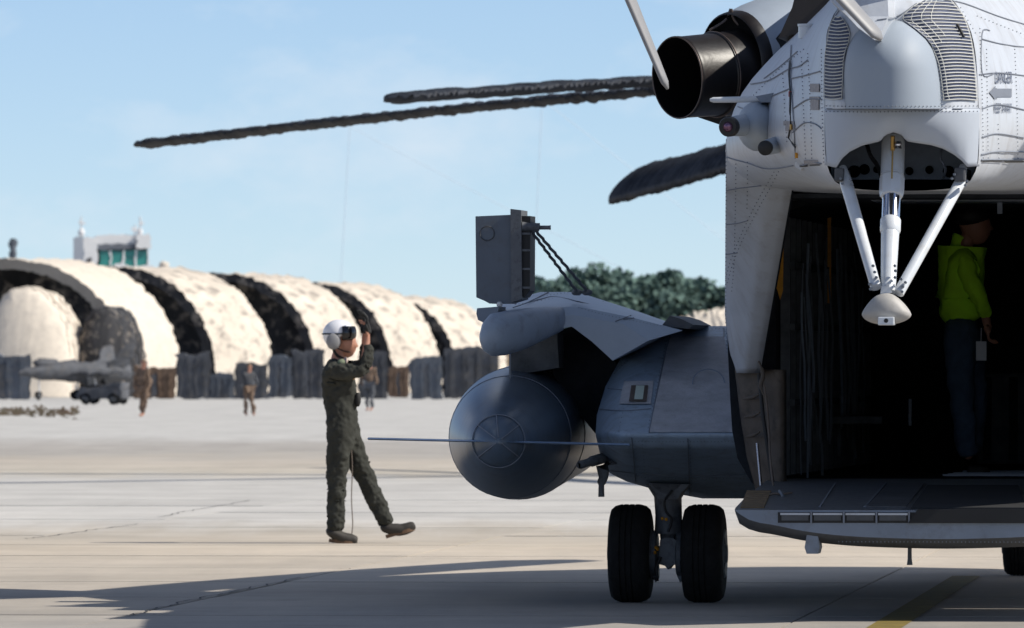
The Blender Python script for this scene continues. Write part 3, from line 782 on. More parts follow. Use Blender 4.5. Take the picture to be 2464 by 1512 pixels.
for (x, y) in ((2100,640),(2104,655),(2108,668),(2092,684),(2094,696),(2152,640),(2154,652),(2153,668),(2168,672),(2172,690),(2178,680),(2170,702),(2060,700)[:2]):
    if x == 2060: continue
    p = H(x, y, VS - .05); bt.add(*loft_vf([circ(p, (0,1,0), .008, 8), circ(p + Vector((0,.05,0)), (0,1,0), .008, 8)]))
for (x, y) in ((2022,430),(2026,442),(2046,432),(2050,444),(2290,430),(2326,436),(2322,446),(2296,420)):
    p = H(x, y, -8.95); bt.add(*loft_vf([circ(p, (0,1,0), .007, 8), circ(p + Vector((0,.05,0)), (0,1,0), .007, 8)]))
bt.build('strut_bolts', M['rivet'], heli, kind='stuff')
pad = [(2133,706),(2118,709),(2104,716),(2088,733),(2077,750),(2075,758),(2082,768),(2100,777),(2125,781),(2150,780),(2175,773),(2189,764),(2192,757),(2184,742),(2168,724),(2150,710)]
po = cat(pad, 40, True); cx, cy = 2133, 745
rings = []
for k, (sc, dv_) in enumerate(((1.0,.16),(1.02,.03),(1.0,-.005),(.93,-.03),(.6,-.055),(.2,-.065))):
    rings.append([H(cx + (p.x-cx)*sc, cy + (p.y-cy)*sc, VS + dv_ - .05) for p in po])
v, f = loft_vf(rings); sharp(mesh('skid_pad', v, f, mat('skid_pad_grey', (0.40,0.385,0.36), .55, var=.06, scale=8, dirt=(.2,.18,.15), dirt_amt=.3), heli), 50)
a, b = H(2113,763,VS-.12), H(2152,783,VS-.12)
kb = box('skid_shoe', (a.x, VS-.145, b.z), (b.x, VS-.02, a.z), M['strut'], heli, .006)
cc = H(2132,772,VS-.147); lathe('shoe_hole', cc, cc + Vector((0,.01,0)), [(0,.012),(1,.012)], M['black'], heli, 12)
prism_px('skid_lug', [(2122,690),(2132,688),(2132,682),(2140,682),(2140,690),(2146,705),(2118,707)], VS-.04, VS+.05, M['strut'], heli)

# --- tail rotor
trh = H(1330, -480, -11.2)
def airfoil_blade(name, root, tip, chord0, chord1, thick, m, par, cdir, n=14, wob=0, roundtip=True, droop=0, tipm=None, nseg=30, seed=0):
    root, tip = Vector(root), Vector(tip); ax = (tip - root).normalized(); cd = Vector(cdir); cd = (cd - ax * cd.dot(ax)).normalized(); nd = ax.cross(cd)
    rings = []
    for i in range(nseg + 1):
        t = i / nseg; c = chord0 + (chord1 - chord0) * t
        if roundtip and t > .96: c *= math.sqrt(max(.03, 1 - ((t - .96)/.04)**2))
        base = root.lerp(tip, t) + Vector((0, 0, -droop * t * t + droop * t * 0))
        rg = []
        for k in range(n):
            a = 2 * math.pi * k / n
            off = cd * (c/2 * math.cos(a)) + nd * (thick/2 * math.sin(a) * (1.25 - .25*math.cos(a)) * (c / max(chord0, chord1)) ** .5)
            if wob:
                q = Vector((t * 95 + seed, k * 1.7, seed)); off += Vector((0, noise.noise(q) * wob, noise.noise(q * 1.9 + Vector((9,3,1))) * wob))
            rg.append(base + off)
        rings.append(rg)
    v, f = loft_vf(rings); return mesh(name, v, f, m, par)
tail_rotor = airfoil_blade('tail_rotor_blade', H(1395,-300,-11.2), H(1607,215,-11.2), .30, .10, .045, M['trblade'], heli, (0.18, 1, 0.0), n=12)
airfoil_blade('tail_rotor_blade', H(1760,-300,-12.2), H(2122,96,-12.2), .26, .13, .045, M['trblade'], heli, (0.35, 1, 0.15), n=12)
lathe('tail_rotor_hub', H(1395,-320,-11.7), H(1780,-320,-11.7), [(0,.12),(.1,.16),(.9,.16),(1,.12)], M['paint2'], heli)

# --- own main rotor (above the picture, it throws the blade shadows)
hubp = Vector((0, 1.6, 5.25))
lathe('rotor_mast', (0,1.6,3.8), (0,1.6,5.0), [(0,.55),(.35,.45),(.6,.2),(1,.2)], M['paint2'], heli)
lathe('rotor_hub', (0,1.6,5.0), (0,1.6,5.4), [(0,.3),(.3,.5),(.7,.5),(1,.25)], M['rotor'], heli)
for k in range(7):
    a = R(84 + 360/7*k); dr = Vector((math.cos(a), math.sin(a), 0))
    airfoil_blade('rotor_blade', hubp + dr * .5, hubp + dr * 12.0, .76, .76, .10, M['rotor'], heli, Vector((-dr.y, dr.x, .08)), droop=.55)
# top cowling over cabin
v, f = loft_vf([[Vector((p.x*.7, vv_, 3.7 + p.y*.5)) for p in cat([(0,1.2),(-.8,1.0),(-1.1,.4),(-1.15,-.2),(1.15,-.2),(1.1,.4),(.8,1.0)], 32, True)] for vv_ in (-2.6,-1,2,5,6.5)])
mesh('engine_cowling', v, f, M['paint'], heli)

# --- engine exhaust
ax = Vector((-.735, -.665, -.08)).normalized()
mc = H(1630, 187, -1.6); Rm = .252
def back(d): return mc - ax * d
lathe('exhaust_pipe', back(0), back(.62), [(0,Rm-.004),(.005,Rm),(.03,Rm+.004),(.06,Rm),(.44,Rm+.004),(.45,Rm+.012),(.49,Rm+.012),(.5,Rm+.005),(1,Rm+.03)], M['soot'], heli, 48, (False, False))
exh = heli.children[-1]
lathe('exhaust_throat', back(-.001), back(.55), [(0,Rm-.004),(.02,Rm-.012),(1,Rm-.02)], M['sootin'], exh, 40, (False, True))
def torus(name, c, axd, Rr, r, m, par, n=48):
    axd = Vector(axd).normalized(); t = Vector((0,0,1)); e1 = axd.cross(t).normalized(); e2 = e1.cross(axd)
    rings = []
    for i in range(n + 1):
        a = 2*math.pi*i/n; d = e1*math.cos(a) + e2*math.sin(a); p = c + d*Rr
        rings.append([p + d*r*math.cos(b) + axd*r*math.sin(b) for b in [k*math.pi/3 for k in range(6)]])
    v, f = loft_vf(rings, False, False); return mesh(name, v, f, m, par)
torus('exhaust_rim', back(.0), ax, Rm, .005, M['sootrim'], exh)
torus('clamp_ring', back(.29), ax, Rm + .012, .006, M['sootrim'], exh)
# shroud and nacelle behind it
sc0 = back(.47) + Vector((-0.03, 0, .045))
def lerp_ring(c, axd, r, n=40, rz=1): return circ(c, axd, r, n, r*rz)
lipc = sc0
nac = [lerp_ring(lipc - ax*.03, ax, .325), lerp_ring(lipc - ax*.09, ax, .352), lerp_ring(lipc - ax*.2 + Vector((0,.03,.01)), (ax + Vector((.15,-.1,0))), .375)]
c2 = lipc - ax*.2
for dx, dy, dz, a_, r_ in ((.14,.18,.03,Vector((-.5,-.85,0)),.42),(.26,.45,.05,Vector((-.25,-.97,0)),.43),(.33,1.0,.06,Vector((0,-1,0)),.44),(.38,2.6,.04,Vector((0,-1,0)),.42),(.38,3.4,.0,Vector((0,-1,0)),.30)):
    nac.append(lerp_ring(c2 + Vector((dx,dy,dz)), a_, r_))
v, f = loft_vf(nac, False, True); mesh('engine_nacelle', v, f, mat('blue_grey_cowl_paint', (.30,.35,.42), .35, var=.06), heli)
nacelle = heli.children[-1]
lathe('exhaust_shroud', lipc + ax*.02, lipc - ax*.08, [(0,.318),(.1,.330),(.6,.340),(1,.338)], M['soot'], heli, 40, (False, False))
lathe('shroud_plug', lipc - ax*.03, lipc - ax*.05, [(0,.325),(1,.325)], M['sootin'], heli, 40)
for s_ in (-1, 1):
    tube('shroud_bracket', cat([lipc + Vector((-.01, -.02, .35)), lipc + ax*.02 + Vector((.03*s_, 0, .28)), lipc + ax*.04 + Vector((.11*s_, 0, .22))], 10), .010, M['sootrim'], heli, 8)
# dark duct fairing and pale spine behind the nacelle
prism_px('heat_deflector', [(1873,92),(1906,18),(1918,-30),(2012,-40),(1998,48),(1940,76)], -4.6, -3.2, mat('burnt_brown_paint', (.045,.036,.030), .6, var=.2), heli)
prism_px('roof_fairing', [(1740,70),(1790,22),(1850,4),(1900,-20),(1990,-30),(1990,20),(1850,24)], .5, 2.5, M['paint'], heli)
prism_px('engine_mount_fairing', [(1680,283),(1745,305),(1770,300),(1800,240),(1760,200),(1700,240)], -.9, 1.0, M['soot'], heli)
lathe('vent_stack', H(1942,92,-6.2), H(1942,58,-6.2), [(0,.05),(.8,.05),(.85,.054),(1,.054)], M['strut'], heli, 20)

# --- sensors on the left flank
def blob(name, c, rx, ry, rz, m, par, nu=20, nv=12, p=1.0):
    vs = []; 
    rings = []
    for i in range(1, nv):
        a = math.pi * i / nv; rings.append([Vector(c) + Vector((rx*math.sin(a)*math.cos(2*math.pi*j/nu), ry*math.sin(a)*math.sin(2*math.pi*j/nu), rz*math.cos(a))) for j in range(nu)])
    v, f = loft_vf(rings); return mesh(name, v, f, m, par)
vS = S(1835,300,0).y
sensor = blob('sensor_fairing', H(1826,304,vS), .125, .34, .145, M['bluep'], heli)
l1, l0 = H(1806,300,vS-.10), H(1757,305,vS-.5)
lathe('sensor_housing', l0, l1, [(0,.052),(.1,.056),(1,.066)], M['bluep'], sensor)
lathe('sensor_ring', l0 + (l0-l1)*.12, l0, [(0,.050),(.3,.057),(1,.057)], M['black'], sensor)
lathe('sensor_lens', l0 + (l0-l1)*.16, l0, [(0,.002),(.05,.02),(.3,.032),(1,.034)], M['lens'], sensor)
vS2 = S(1865,350,0).y
l1, l0 = H(1878,346,vS2+.05), H(1843,356,vS2-.25)
lathe('sensor_housing', l0, l1, [(0,.040),(.1,.044),(1,.05)], M['bluep'], sensor)
lathe('sensor_ring', l0 + (l0-l1)*.1, l0, [(0,.03),(.3,.042),(1,.042)], M['black'], sensor)
tube('antenna_rod', [H(1708,241,vS-.1), H(1716,241,vS-.1), H(1780,240,vS-.1), H(1835,238,vS-.1)], [.008,.016,.018,.018], M['strut'], heli, 14)
prism_px('antenna_base', [(1818,232),(1850,226),(1868,222),(1872,246),(1830,247)], vS-.2, vS+.1, M['paint2'], heli)
tube('static_cable', [p for p in [S(x, y, .012) for x, y in ((1905,150),(1903,180),(1907,225),(1906,270),(1908,300),(1902,330),(1912,345),(1918,352))] if p is not None], .006, M['black'], heli, 6)
for x, y, m_ in ((1906,228,'red'),(1909,306,'brass'),(1921,372,'yellow')):
    p = S(x, y, .012)
    if p is not None: lathe('cable_clip', p - Vector((0,0,.015)), p + Vector((0,0,.015)), [(0,.009),(1,.009)], M[m_], heli, 8)
for x, y, w_, h_ in ((1900,297,26,10),(1903,308,22,16),(1962,212,22,20),(1962,236,24,6),(1962,250,20,30),(1953,390,34,10)):
    q = [S(a_, b_, .005) for a_, b_ in ((x-w_/2,y-h_/2),(x+w_/2,y-h_/2),(x+w_/2,y+h_/2),(x-w_/2,y+h_/2))]
    if all(c is not None for c in q): mesh('faded_placard', q, [(0,1,2,3)], mat('faded_placard_print', (.30,.28,.28), .7, var=.35, scale=30), heli, False)
for x0, x1, y in ((1925,1945,397),(1950,1975,395),(2362,2410,386),(2415,2462,387)):
    q = [S(x0,y,.006), S(x1,y-1,.006), S(x1,y+3,.006), S(x0,y+4,.006)]
    if all(c is not None for c in q): mesh('drain_slot', q, [(0,1,2,3)], M['black'], heli, False)
vP = S(1920,398,0).y
prism_px('static_port', [(1912,392),(1920,388),(1932,404),(1926,410),(1914,402)], vP-.1, vP+.1, M['strut'], heli)

# --- sponson panels and light
def sp_patch(name, px, m, off, sub=10):
    # px: four corners
    a, b, c, d_ = [Vector((p[0], p[1], 0)) for p in px]
    def fn(u, t):
        p = a.lerp(d_, u).lerp(b.lerp(c, u), t); s = S(p.x, p.y, off); return s if s is not None else H(p.x, p.y, 0)
    v, f = grid_vf(fn, sub, sub); return mesh(name, v, f, m, spo)
sp_patch('walkway_panel', [(1612,812),(1742,812),(1790,1042),(1562,1042)], M['walkway'], .006, 24)
sp_patch('walkway_panel', [(1503,920),(1573,920),(1566,975),(1492,975)], M['walkway'], .009, 8)
sp_patch('light_frame', [(1520,933),(1560,933),(1556,972),(1514,972)], M['lightfr'], .016, 6)
sp_patch('formation_light', [(1531,936),(1551,936),(1547,969),(1526,969)], M['light'], .022, 6)
sm = MB(); seam(sm, [(1612,812),(1590,900),(1562,1042)], .004); seam(sm, [(1436,985),(1500,990),(1566,985)], .003); seam(sm, [(1455,935),(1500,940)], .003); sm.build('sponson_seam', M['seam'], spo, kind='stuff')
torus('filler_ring', S(1705,925,.01), (.1,-.8,.5), .10, .004, M['paint2'], spo)
rv = MB()
for px in ([(1590,800),(1740,792)], [(1480,900),(1560,820),(1600,808)], [(1605,815),(1560,1030)]): rivets(rv, px, 8, .003)
for px in ([(1445,1060),(1560,1062),(1795,1062)], [(1470,1140),(1600,1150),(1790,1150)], [(1745,800),(1775,1035)], [(1660,1060),(1665,1190)], [(1545,1060),(1555,1165)], [(1500,985),(1490,1040)]): rivets(rv, px, 8, .003)
sm2 = MB()
for px in ([(1470,1132),(1600,1142),(1795,1142)], [(1655,1055),(1660,1190)], [(1742,812),(1742,792)], [(1520,1052),(1530,1160)]): seam(sm2, px, .003)
sm2.build('sponson_lap_joint', M['rivet'], spo, kind='stuff')
rv.build('sponson_rivets', M['rivet'], spo, kind='stuff')
lathe('drain_pipe', H(1393,1120,-.8), H(1450,1103,-.5), [(0,.018),(.05,.026),(.5,.026),(.55,.034),(1,.034)], M['gear'], heli, 16)
lathe('drain_pipe_mouth', H(1392.5,1120.3,-.801), H(1394,1120,-.799), [(0,.018),(1,.018)], M['sootin'], heli, 12)
tube('ground_stud', [H(1470,1105,-.5), H(1450,1128,-.5), H(1452,1150,-.5), H(1447,1162,-.5), H(1447,1168,-.5), H(1447,1196,-.5)], [.05,.045,.03,.028,.018,.020], M['gear'], heli, 12)

# --- stub wing, pod, pylon, tank
def sec(a, b, c, d_): return [H(*a), H(*b), H(*c), H(*d_)]
wr = [sec((1478,872,-.3),(1640,796,-.25),(1655,788,1.5),(1560,850,1.5)),
      sec((1376,800,-.35),(1592,784,-.2),(1585,776,1.6),(1400,790,1.6))]
wing_v = [H(1478,872,-.35), H(1645,796,-.3), H(1592,783,-.2), H(1385,738,-.35), H(1374,788,-.4), H(1640,772,1.6), H(1385,702,1.6), H(1290,704,1.4), H(1250,712,1.2), H(1180,742,.6), H(1165,765,-.2), H(1250,800,-.4), H(1480,868,1.4), H(1300,800,1.4)]
def V(i): return wing_v[i]
v, f = loft_vf([[H(1474,868,-.35), H(1560,820,-.33), H(1642,796,-.3), H(1650,790,1.4), H(1500,860,1.4)],
                [H(1424,822,-.38), H(1500,780,-.36), H(1520,764,-.3), H(1530,748,1.5), H(1430,815,1.5)],
                [H(1376,786,-.40), H(1378,758,-.40), H(1390,738,-.35), H(1390,703,1.6), H(1360,780,1.5)],
                [H(1300,800,-.45), H(1290,770,-.45), H(1290,742,-.4), H(1300,703,1.5), H(1290,780,1.4)],
                [H(1200,800,-.5), H(1180,790,-.5), H(1185,755,-.45), H(1210,728,1.2), H(1210,780,1.1)]])
wing = sharp(mesh('stub_wing', v, f, mat('wing_grey_paint', (0.38,0.45,0.54), .4, var=.08, scale=3, bump=.08, bscale=8), heli), 20)
prism_px('wing_root_flap', [(1592,784),(1612,760),(1640,768),(1668,782),(1655,792)], -.2, 1.2, M['under'], wing and heli)
v, f = loft_vf([[H(1592,783,-.28), H(1588,787,-.28), H(1612,760,1.55), H(1616,756,1.55)], [H(1390,741,-.34), H(1388,745,-.34), H(1392,706,1.62), H(1392,701,1.62)]])
bvh = bvh_of([wing])
sm = MB()
for px in ([(1235,742),(1300,722),(1350,718),(1480,752)], [(1452,728),(1425,738)], [(1548,750),(1480,775)], [(1500,770),(1560,760)], [(1320,705),(1270,730)]): seam(sm, px, .0035)
for px in ([(1392,742),(1470,762),(1590,785)], [(1300,715),(1420,708),(1610,765)], [(1240,735),(1330,720)]): rivets(sm, px, 8, .003)
sm.build('wing_seams', M['seam'], wing, kind='stuff')
# pod
podc = [(1368,764,-.2,14,16),(1350,768,-.35,26,30),(1310,778,-.6,40,40),(1260,792,-.9,54,50),(1215,802,-1.1,58,54),(1185,806,-1.2,46,52),(1166,810,-1.27,24,36),(1156,812,-1.3,6,12)]
rings = []
for x, y, v_, rx, ry in podc:
    c = H(x, y, v_); k = 390
    rings.append([c + Vector((rx/k*.5*math.cos(a), -rx/k*.85*math.cos(a) , ry/k*math.copysign(abs(math.sin(a))**.85, math.sin(a)))) for a in [2*math.pi*j/28 for j in range(28)]])
v, f = loft_vf(rings); pod = mesh('wing_tip_pod', v, f, mat('pod_grey_paint', (0.30,0.36,0.44), .38, var=.08, scale=4, dirt=(.12,.10,.09), dirt_amt=.4), heli)
prism_px('tank_pylon', [(1225,840),(1300,810),(1340,800),(1345,885),(1226,905)], .2, 1.6, M['cabinrib'], heli)
prism_px('wing_root_shade_block', [(1330,800),(1376,786),(1478,868),(1500,900),(1470,960),(1446,1060),(1405,1010),(1330,900)], .6, 1.7, M['cabin'], heli)  # dark block added to stand for the shade between wing and sponson
box('pylon_rod', (H(1228,850,-.4).x-.006, -.42, H(1228,910,-.4).z), (H(1228,850,-.4).x+.006, -.40, H(1228,850,-.4).z), M['rivet'], heli)
# tank: axis along v
tc0 = H(1257, 1038, 1.2); tip = H(1196, 1066, -1.65)
Rt = 160 / (F / (OY + 1.2)) 
prof = [(0.0,.02),(.02,.10),(.06,.165),(.12,.225),(.22,.29),(.35,.345),(.5,.385),(.7,.415),(.85,.425),(1.0,Rt),(1.3,Rt),(2.2,Rt),(2.6,Rt*.9),(3.0,Rt*.6),(3.2,Rt*.2)]
prof = [(t, min(r, Rt)) for t, r in prof]
tank = lathe('drop_tank', tip, tc0, prof, M['tankp'], heli, 64)
axt = (tc0 - tip).normalized()
for t_, r_ in ((.5,.386),(.85,.426)):
    torus('tank_band', tip + (tc0 - tip)*t_, axt, min(r_, Rt), .003, M['seam'], tank)
# cross and ring on the tank tail
bvh = bvh_of([tank])
xm = MB()
cpx, cpy = 1200, 1062
ringpts = [S(cpx + 62*math.cos(a), cpy + 62*math.sin(a), .003) for a in [2*math.pi*i/40 for i in range(41)]]
xm.add(*tube_vf([p for p in ringpts if p is not None], .004, 5))
for a in (R(38), R(142), R(218), R(322), R(265)):
    pts = [S(cpx + r*math.cos(a), cpy + r*math.sin(a), .003) for r in (8, 20, 34, 48, 62)]
    pts = [p for p in pts if p is not None]
    if len(pts) > 1: xm.add(*tube_vf(pts, .0045, 5))
xm.build('tail_cone_seams', M['seam'], tank, kind='stuff')
fa, fb = H(886, 1056, -1.55), H(1514, 1071, -1.35)
fn_v = []
for (p, c0) in ((fa, .10), (H(1196,1063,-1.5), .30), (fb, .10)):
    fn_v.append([p + Vector((0,-c0/2,0)), p + Vector((0,0,.008)), p + Vector((0,c0/2,0)), p + Vector((0,0,-.008))])
v, f = loft_vf(fn_v); mesh('tank_fin', v, f, mat('sky_tinted_fin_paint', (.26,.38,.56), .35, var=.05), heli, False, label='thin horizontal fin across the tank tail')  # sky reflection put into the fin's blue base colour

# --- upright equipment box on the wing tip with its braces
VB = -.5
bx = [(1144,521),(1232,517),(1232,731),(1178,731),(1165,724),(1146,716)]
eq = prism_px('equipment_box', bx, VB, VB + .30, M['paint2'], heli)
eq.data.materials.clear(); eq.data.materials.append(mat('box_grey_paint', (.12,.145,.18), .5, var=.08, scale=5, dirt=(.09,.08,.075), dirt_amt=.4))
prism_px('box_spine', [(1228,503),(1254,506),(1256,720),(1230,728)], VB - .05, VB + .35, M['gear'], eq and heli)
prism_px('box_back_frame', [(1254,520),(1276,520),(1275,700),(1262,716),(1254,712)], VB - .02, VB + .30, M['black'], heli)
for y in (560, 600, 645, 690): prism_px('frame_rung', [(1254,y),(1275,y),(1275,y+5),(1254,y+5)], VB - .035, VB - .02, M['gear'], heli)
torus('box_access_ring', H(1172,562,VB-.004), (0,1,0), .045, .003, M['under'], heli, 24)
prism_px('box_mount', [(1148,742),(1200,738),(1196,765),(1165,778),(1150,770),(1146,755)], VB - .05, VB + .4, M['paint2'], heli)
blob('box_latch', H(1202,733,VB-.02), .02, .02, .02, M['white'], heli, 10, 6)
tube('box_pivot', [H(1255,545,VB-.02), H(1290,547,VB), H(1298,547,VB), H(1299,548,VB), H(1322,548,VB), H(1325,548,VB)], [.03,.026,.026,.013,.013,.016], M['gear'], heli, 12)
for (x0, y0, x1, y1) in ((1278,556,1388,702),(1286,552,1412,700)):
    n_ = 26; pts = []
    for i in range(n_ + 1):
        t = i / n_; p = H(x0 + (x1-x0)*t, y0 + (y1-y0)*t, VB + (.6)*t); p.x += .004 * math.sin(i * 2.1); pts.append(p)
    tube('box_brace', pts, .010, M['gear'], heli, 8)
for x in (1388, 1413): blob('brace_foot', H(x,704,VB+.62), .035, .03, .022, M['gear'], heli, 10, 6)

# --- main landing gear (left)
def wheel(par, c, r, w, tread=True):
    prof = [(-.5,.55),(-.5,.80),(-.47,.90),(-.38,.965),(-.25,.995),(-.2,1.0),(-.19,.975),(-.17,.975),(-.16,1.0),(-.06,1.0),(-.05,.975),(-.03,.975),(-.02,1.0),(.08,1.0),(.09,.975),(.11,.975),(.12,1.0),(.2,1.0),(.25,.995),(.38,.965),(.47,.90),(.5,.80),(.5,.55)]
    c = Vector(c)
    rings = [circ(c + Vector((t*w, 0, 0)), (1,0,0), r*q, 48) for t, q in prof]
    v, f = loft_vf(rings)
    wh = sharp(mesh('wheel', v, f, M['tyre'], par), 35)
    for s_ in (-1, 1):
        cc = c + Vector((s_*w*.46, 0, 0))
        rg = [circ(cc, (1,0,0), r*.52, 24), circ(cc + Vector((s_*.02,0,0)), (1,0,0), r*.48, 24), circ(cc + Vector((s_*.0,0,0)), (1,0,0), r*.2, 24), circ(cc + Vector((s_*.03,0,0)), (1,0,0), r*.18, 24)]
        v, f = loft_vf(rg); mesh('rim', v, f, M['gear'], wh)
    return wh
rw = .311
xl_, xr_ = H(1518.5, 1333, 0), H(1694.5, 1333, 0)
gear = tube('landing_gear_leg', [H(1607,1165,0), H(1607,1195,0), H(1609,1240,0), H(1609,1285,0)], [.14,.088,.085,.09], M['gear'], heli, 20)
tube('oleo_strut', [H(1608,1280,0), H(1608,1300,0), H(1607,1335,0)], [.055,.05,.05], M['gear'], gear, 16)
tube('axle', [xl_, xr_], .05, M['gear'], gear, 14)
for s_ in (1575, 1636):
    lathe('brake_housing', H(s_-8,1333,0), H(s_+8,1333,0), [(0,.13),(.2,.15),(.8,.15),(1,.13)], M['gear'], gear, 22)
prism_px('axle_block', [(1588,1300),(1598,1295),(1620,1295),(1630,1305),(1628,1358),(1614,1362),(1607,1371),(1600,1362),(1585,1358)], -.12, .12, M['gear'], gear and heli)
prism_px('gear_fairing', [(1560,1163),(1660,1166),(1640,1185),(1630,1202),(1582,1202),(1576,1185)], -.10, .2, M['gear'], heli)
tube('brake_line', cat([H(1618,1180,-.14), H(1600,1205,-.15), H(1602,1230,-.15), H(1616,1250,-.14), H(1608,1280,-.14)], 18), .008, M['black'], heli, 8)
tube('brake_line', cat([H(1590,1340,-.16), H(1578,1370,-.16), H(1583,1395,-.15), H(1572,1390,-.14)], 12), .010, M['black'], heli, 8)
for x, y in ((1594,1248),(1603,1250),(1578,1318),(1576,1330),(1582,1322)):
    blob('yellow_tag', H(x, y, -.16), .010, .008, .012, M['yellow'], heli, 8, 6)
for x in (1577, 1636): prism_px('torque_lug', [(x-7,1360),(x+7,1356),(x+8,1390),(x,1402),(x-6,1388)], -.06, .02, M['gear'], heli)
for c in (xl_, xr_): wheel(heli, (c.x, 0, rw), rw, .257)
# right gear and sponson, mirrored (outside the frame, there for the shadow)
for c in (xl_, xr_): wheel(heli, (-c.x, 0, rw), rw, .257)
tube('landing_gear_leg', [Vector((-H(1607,1165,0).x,0,.76)), Vector((-H(1607,1335,0).x,0,.31))], [.12,.06], M['gear'], heli, 14)
rr = []
for v_, s1 in ((-1.1,.4),(-.3,.9),(.8,1),(4.5,1),(5.6,.5)):
    rr.append([Vector((1.9 + p.x*s1*.62, v_, 1.1 + p.y*s1*.5)) for p in cat([(-1,1),(0,.9),(.8,.5),(1,-.2),(.6,-.8),(-1,-1)], 24, True)])
v, f = loft_vf(rr); mesh('sponson', v, f, M['paint2'], heli)
# nose gear
nx = 0.0
for dx in (-.2, .2): wheel(heli, (dx, 8.3, .30), .30, .19)
tube('nose_gear_leg', [(0,8.3,.9), (0,8.3,.3)], [.09,.05], M['gear'], heli, 14)

# ------------------------------------------------------------------ second helicopter ahead (its blades reach into the picture)
H2P = Vector((6.3, 137, 0))
h2 = empty('helicopter', (6.3, 137, 0), 0, label='second helicopter further ahead, only its drooping dark rotor blades reach into the sky', cat='helicopter')
rr = [fr(1.3,.9,3.4,v_) for v_ in ()]
rr = [[p + Vector((0,0,0)) for p in fr(hw, z0, z1, v_, 32)] for hw, z0, z1, v_ in ((.3,2.6,3.3,-12),(.6,2.3,3.5,-7),(1.35,.8,3.7,-3),(1.45,.6,3.9,4),(1.3,.7,3.3,8),(.5,1.2,2.2,10.5))]
v, f = loft_vf(rr); mesh('fuselage', v, f, M['paint'], h2)
lathe('rotor_mast', (0,0,3.6), (0,0,5.4), [(0,.6),(.4,.4),(1,.22)], M['paint2'], h2)
lathe('rotor_hub', (0,0,5.4), (0,0,5.8), [(0,.3),(.3,.5),(.7,.5),(1,.25)], M['rotor'], h2)
for dx in (-1.9, 1.9): wheel(h2, (dx, -1, .31), .31, .4)
wheel(h2, (0, 7.5, .3), .3, .4)
hub2 = Vector((0, 0, 5.6))
def blade2(tipx, tipy, tipY, chord, thick, cd, curve, seed, wob=.028):
    tp = W(tipx, tipy, tipY) - H2P
    n = 900; rings = []
    d = (tp - hub2); hd = Vector((d.x, d.y, 0)).normalized(); side = Vector((-hd.y, hd.x, cd)).normalized(); up = hd.cross(side)
    for i in range(n + 1):
        t = i / n; b = hub2.lerp(tp, t); b.z += curve * math.sin(math.pi * t)
        c = chord * (.5 if t < .08 else 1)
        if t > .97: c *= math.sqrt(max(.04, 1 - ((t-.97)/.03)**2))
        w_ = wob * (1 + 1.2 * max(0, .7 - t)); rg = []
        for k in range(12):
            a = 2*math.pi*k/12
            rg.append(b + side*(c/2*math.cos(a)) + up*(thick/2*math.sin(a)*(1.2-.2*math.cos(a))*(c/chord)))
        rings.append(rg)
    v, f = loft_vf(rings); o = mesh('rotor_blade', v, f, M['rotor'], h2)
    def rag(co, ix):
        i_, k = ix // 12, ix % 12; t = i_ / n; w_ = wob * (1 + 1.2 * max(0, .7 - t))
        q = Vector((t*330 + seed*3, (0 if math.sin(2*math.pi*k/12) > 0 else 7), seed*2.3))
        return co + Vector((0, 0, noise.noise(q) * w_ * 1.1 + noise.noise(q*2.3) * w_ * .5))
    displace_keep(o.data, rag)
    return o
blade2(325,350,140.8,.72,.09,.05,.10,1)
blade2(944,237,128,.70,.08,.06,.05,2,.045)
b3 = blade2(1492,452,148.0,.80,.20,-.80,-.12,3,.06)
for a in (68, 17, -34, 275):
    dr = Vector((math.cos(R(a)), math.sin(R(a)), 0)); airfoil_blade('rotor_blade', hub2 + dr*.5, hub2 + dr*12, .74, .74, .1, M['rotor'], h2, Vector((-dr.y, dr.x, .05)), droop=.9)

# ------------------------------------------------------------------ people
def skin(name, nodes, edges, m, parent, sub=2, wob=0.0, wsc=8.0, root=0, seed=0):
    me = bpy.data.meshes.new(name); keys = list(nodes); idx = {k: i for i, k in enumerate(keys)}
    me.from_pydata([tuple(nodes[k][0]) for k in keys], [(idx[a], idx[b]) for a, b in edges], [])
    ob = bpy.data.objects.new(name, me); scene.collection.objects.link(ob)
    ob.modifiers.new('s', 'SKIN'); ob.modifiers.new('d', 'SUBSURF').levels = sub
    for i, k in enumerate(keys):
        r = nodes[k][1]; r = r if isinstance(r, tuple) else (r, r)
        me.skin_vertices[0].data[i].radius = r
        me.skin_vertices[0].data[i].use_root = (i == root)
    dg = bpy.context.evaluated_depsgraph_get(); me2 = bpy.data.meshes.new_from_object(ob.evaluated_get(dg))
    bpy.data.objects.remove(ob)
    me2.name = name
    if wob:
        for v in me2.vertices:
            q = v.co * wsc + Vector((seed, 0, 0)); v.co += v.normal * (noise.noise(q) * wob + noise.noise(q * 2.6) * wob * .6)
    me2.materials.clear(); me2.materials.append(m)
    me2.polygons.foreach_set('use_smooth', [True] * len(me2.polygons))
    o = bpy.data.objects.new(name, me2); return link(o, parent)
def chain(*ks): return list(zip(ks, ks[1:]))

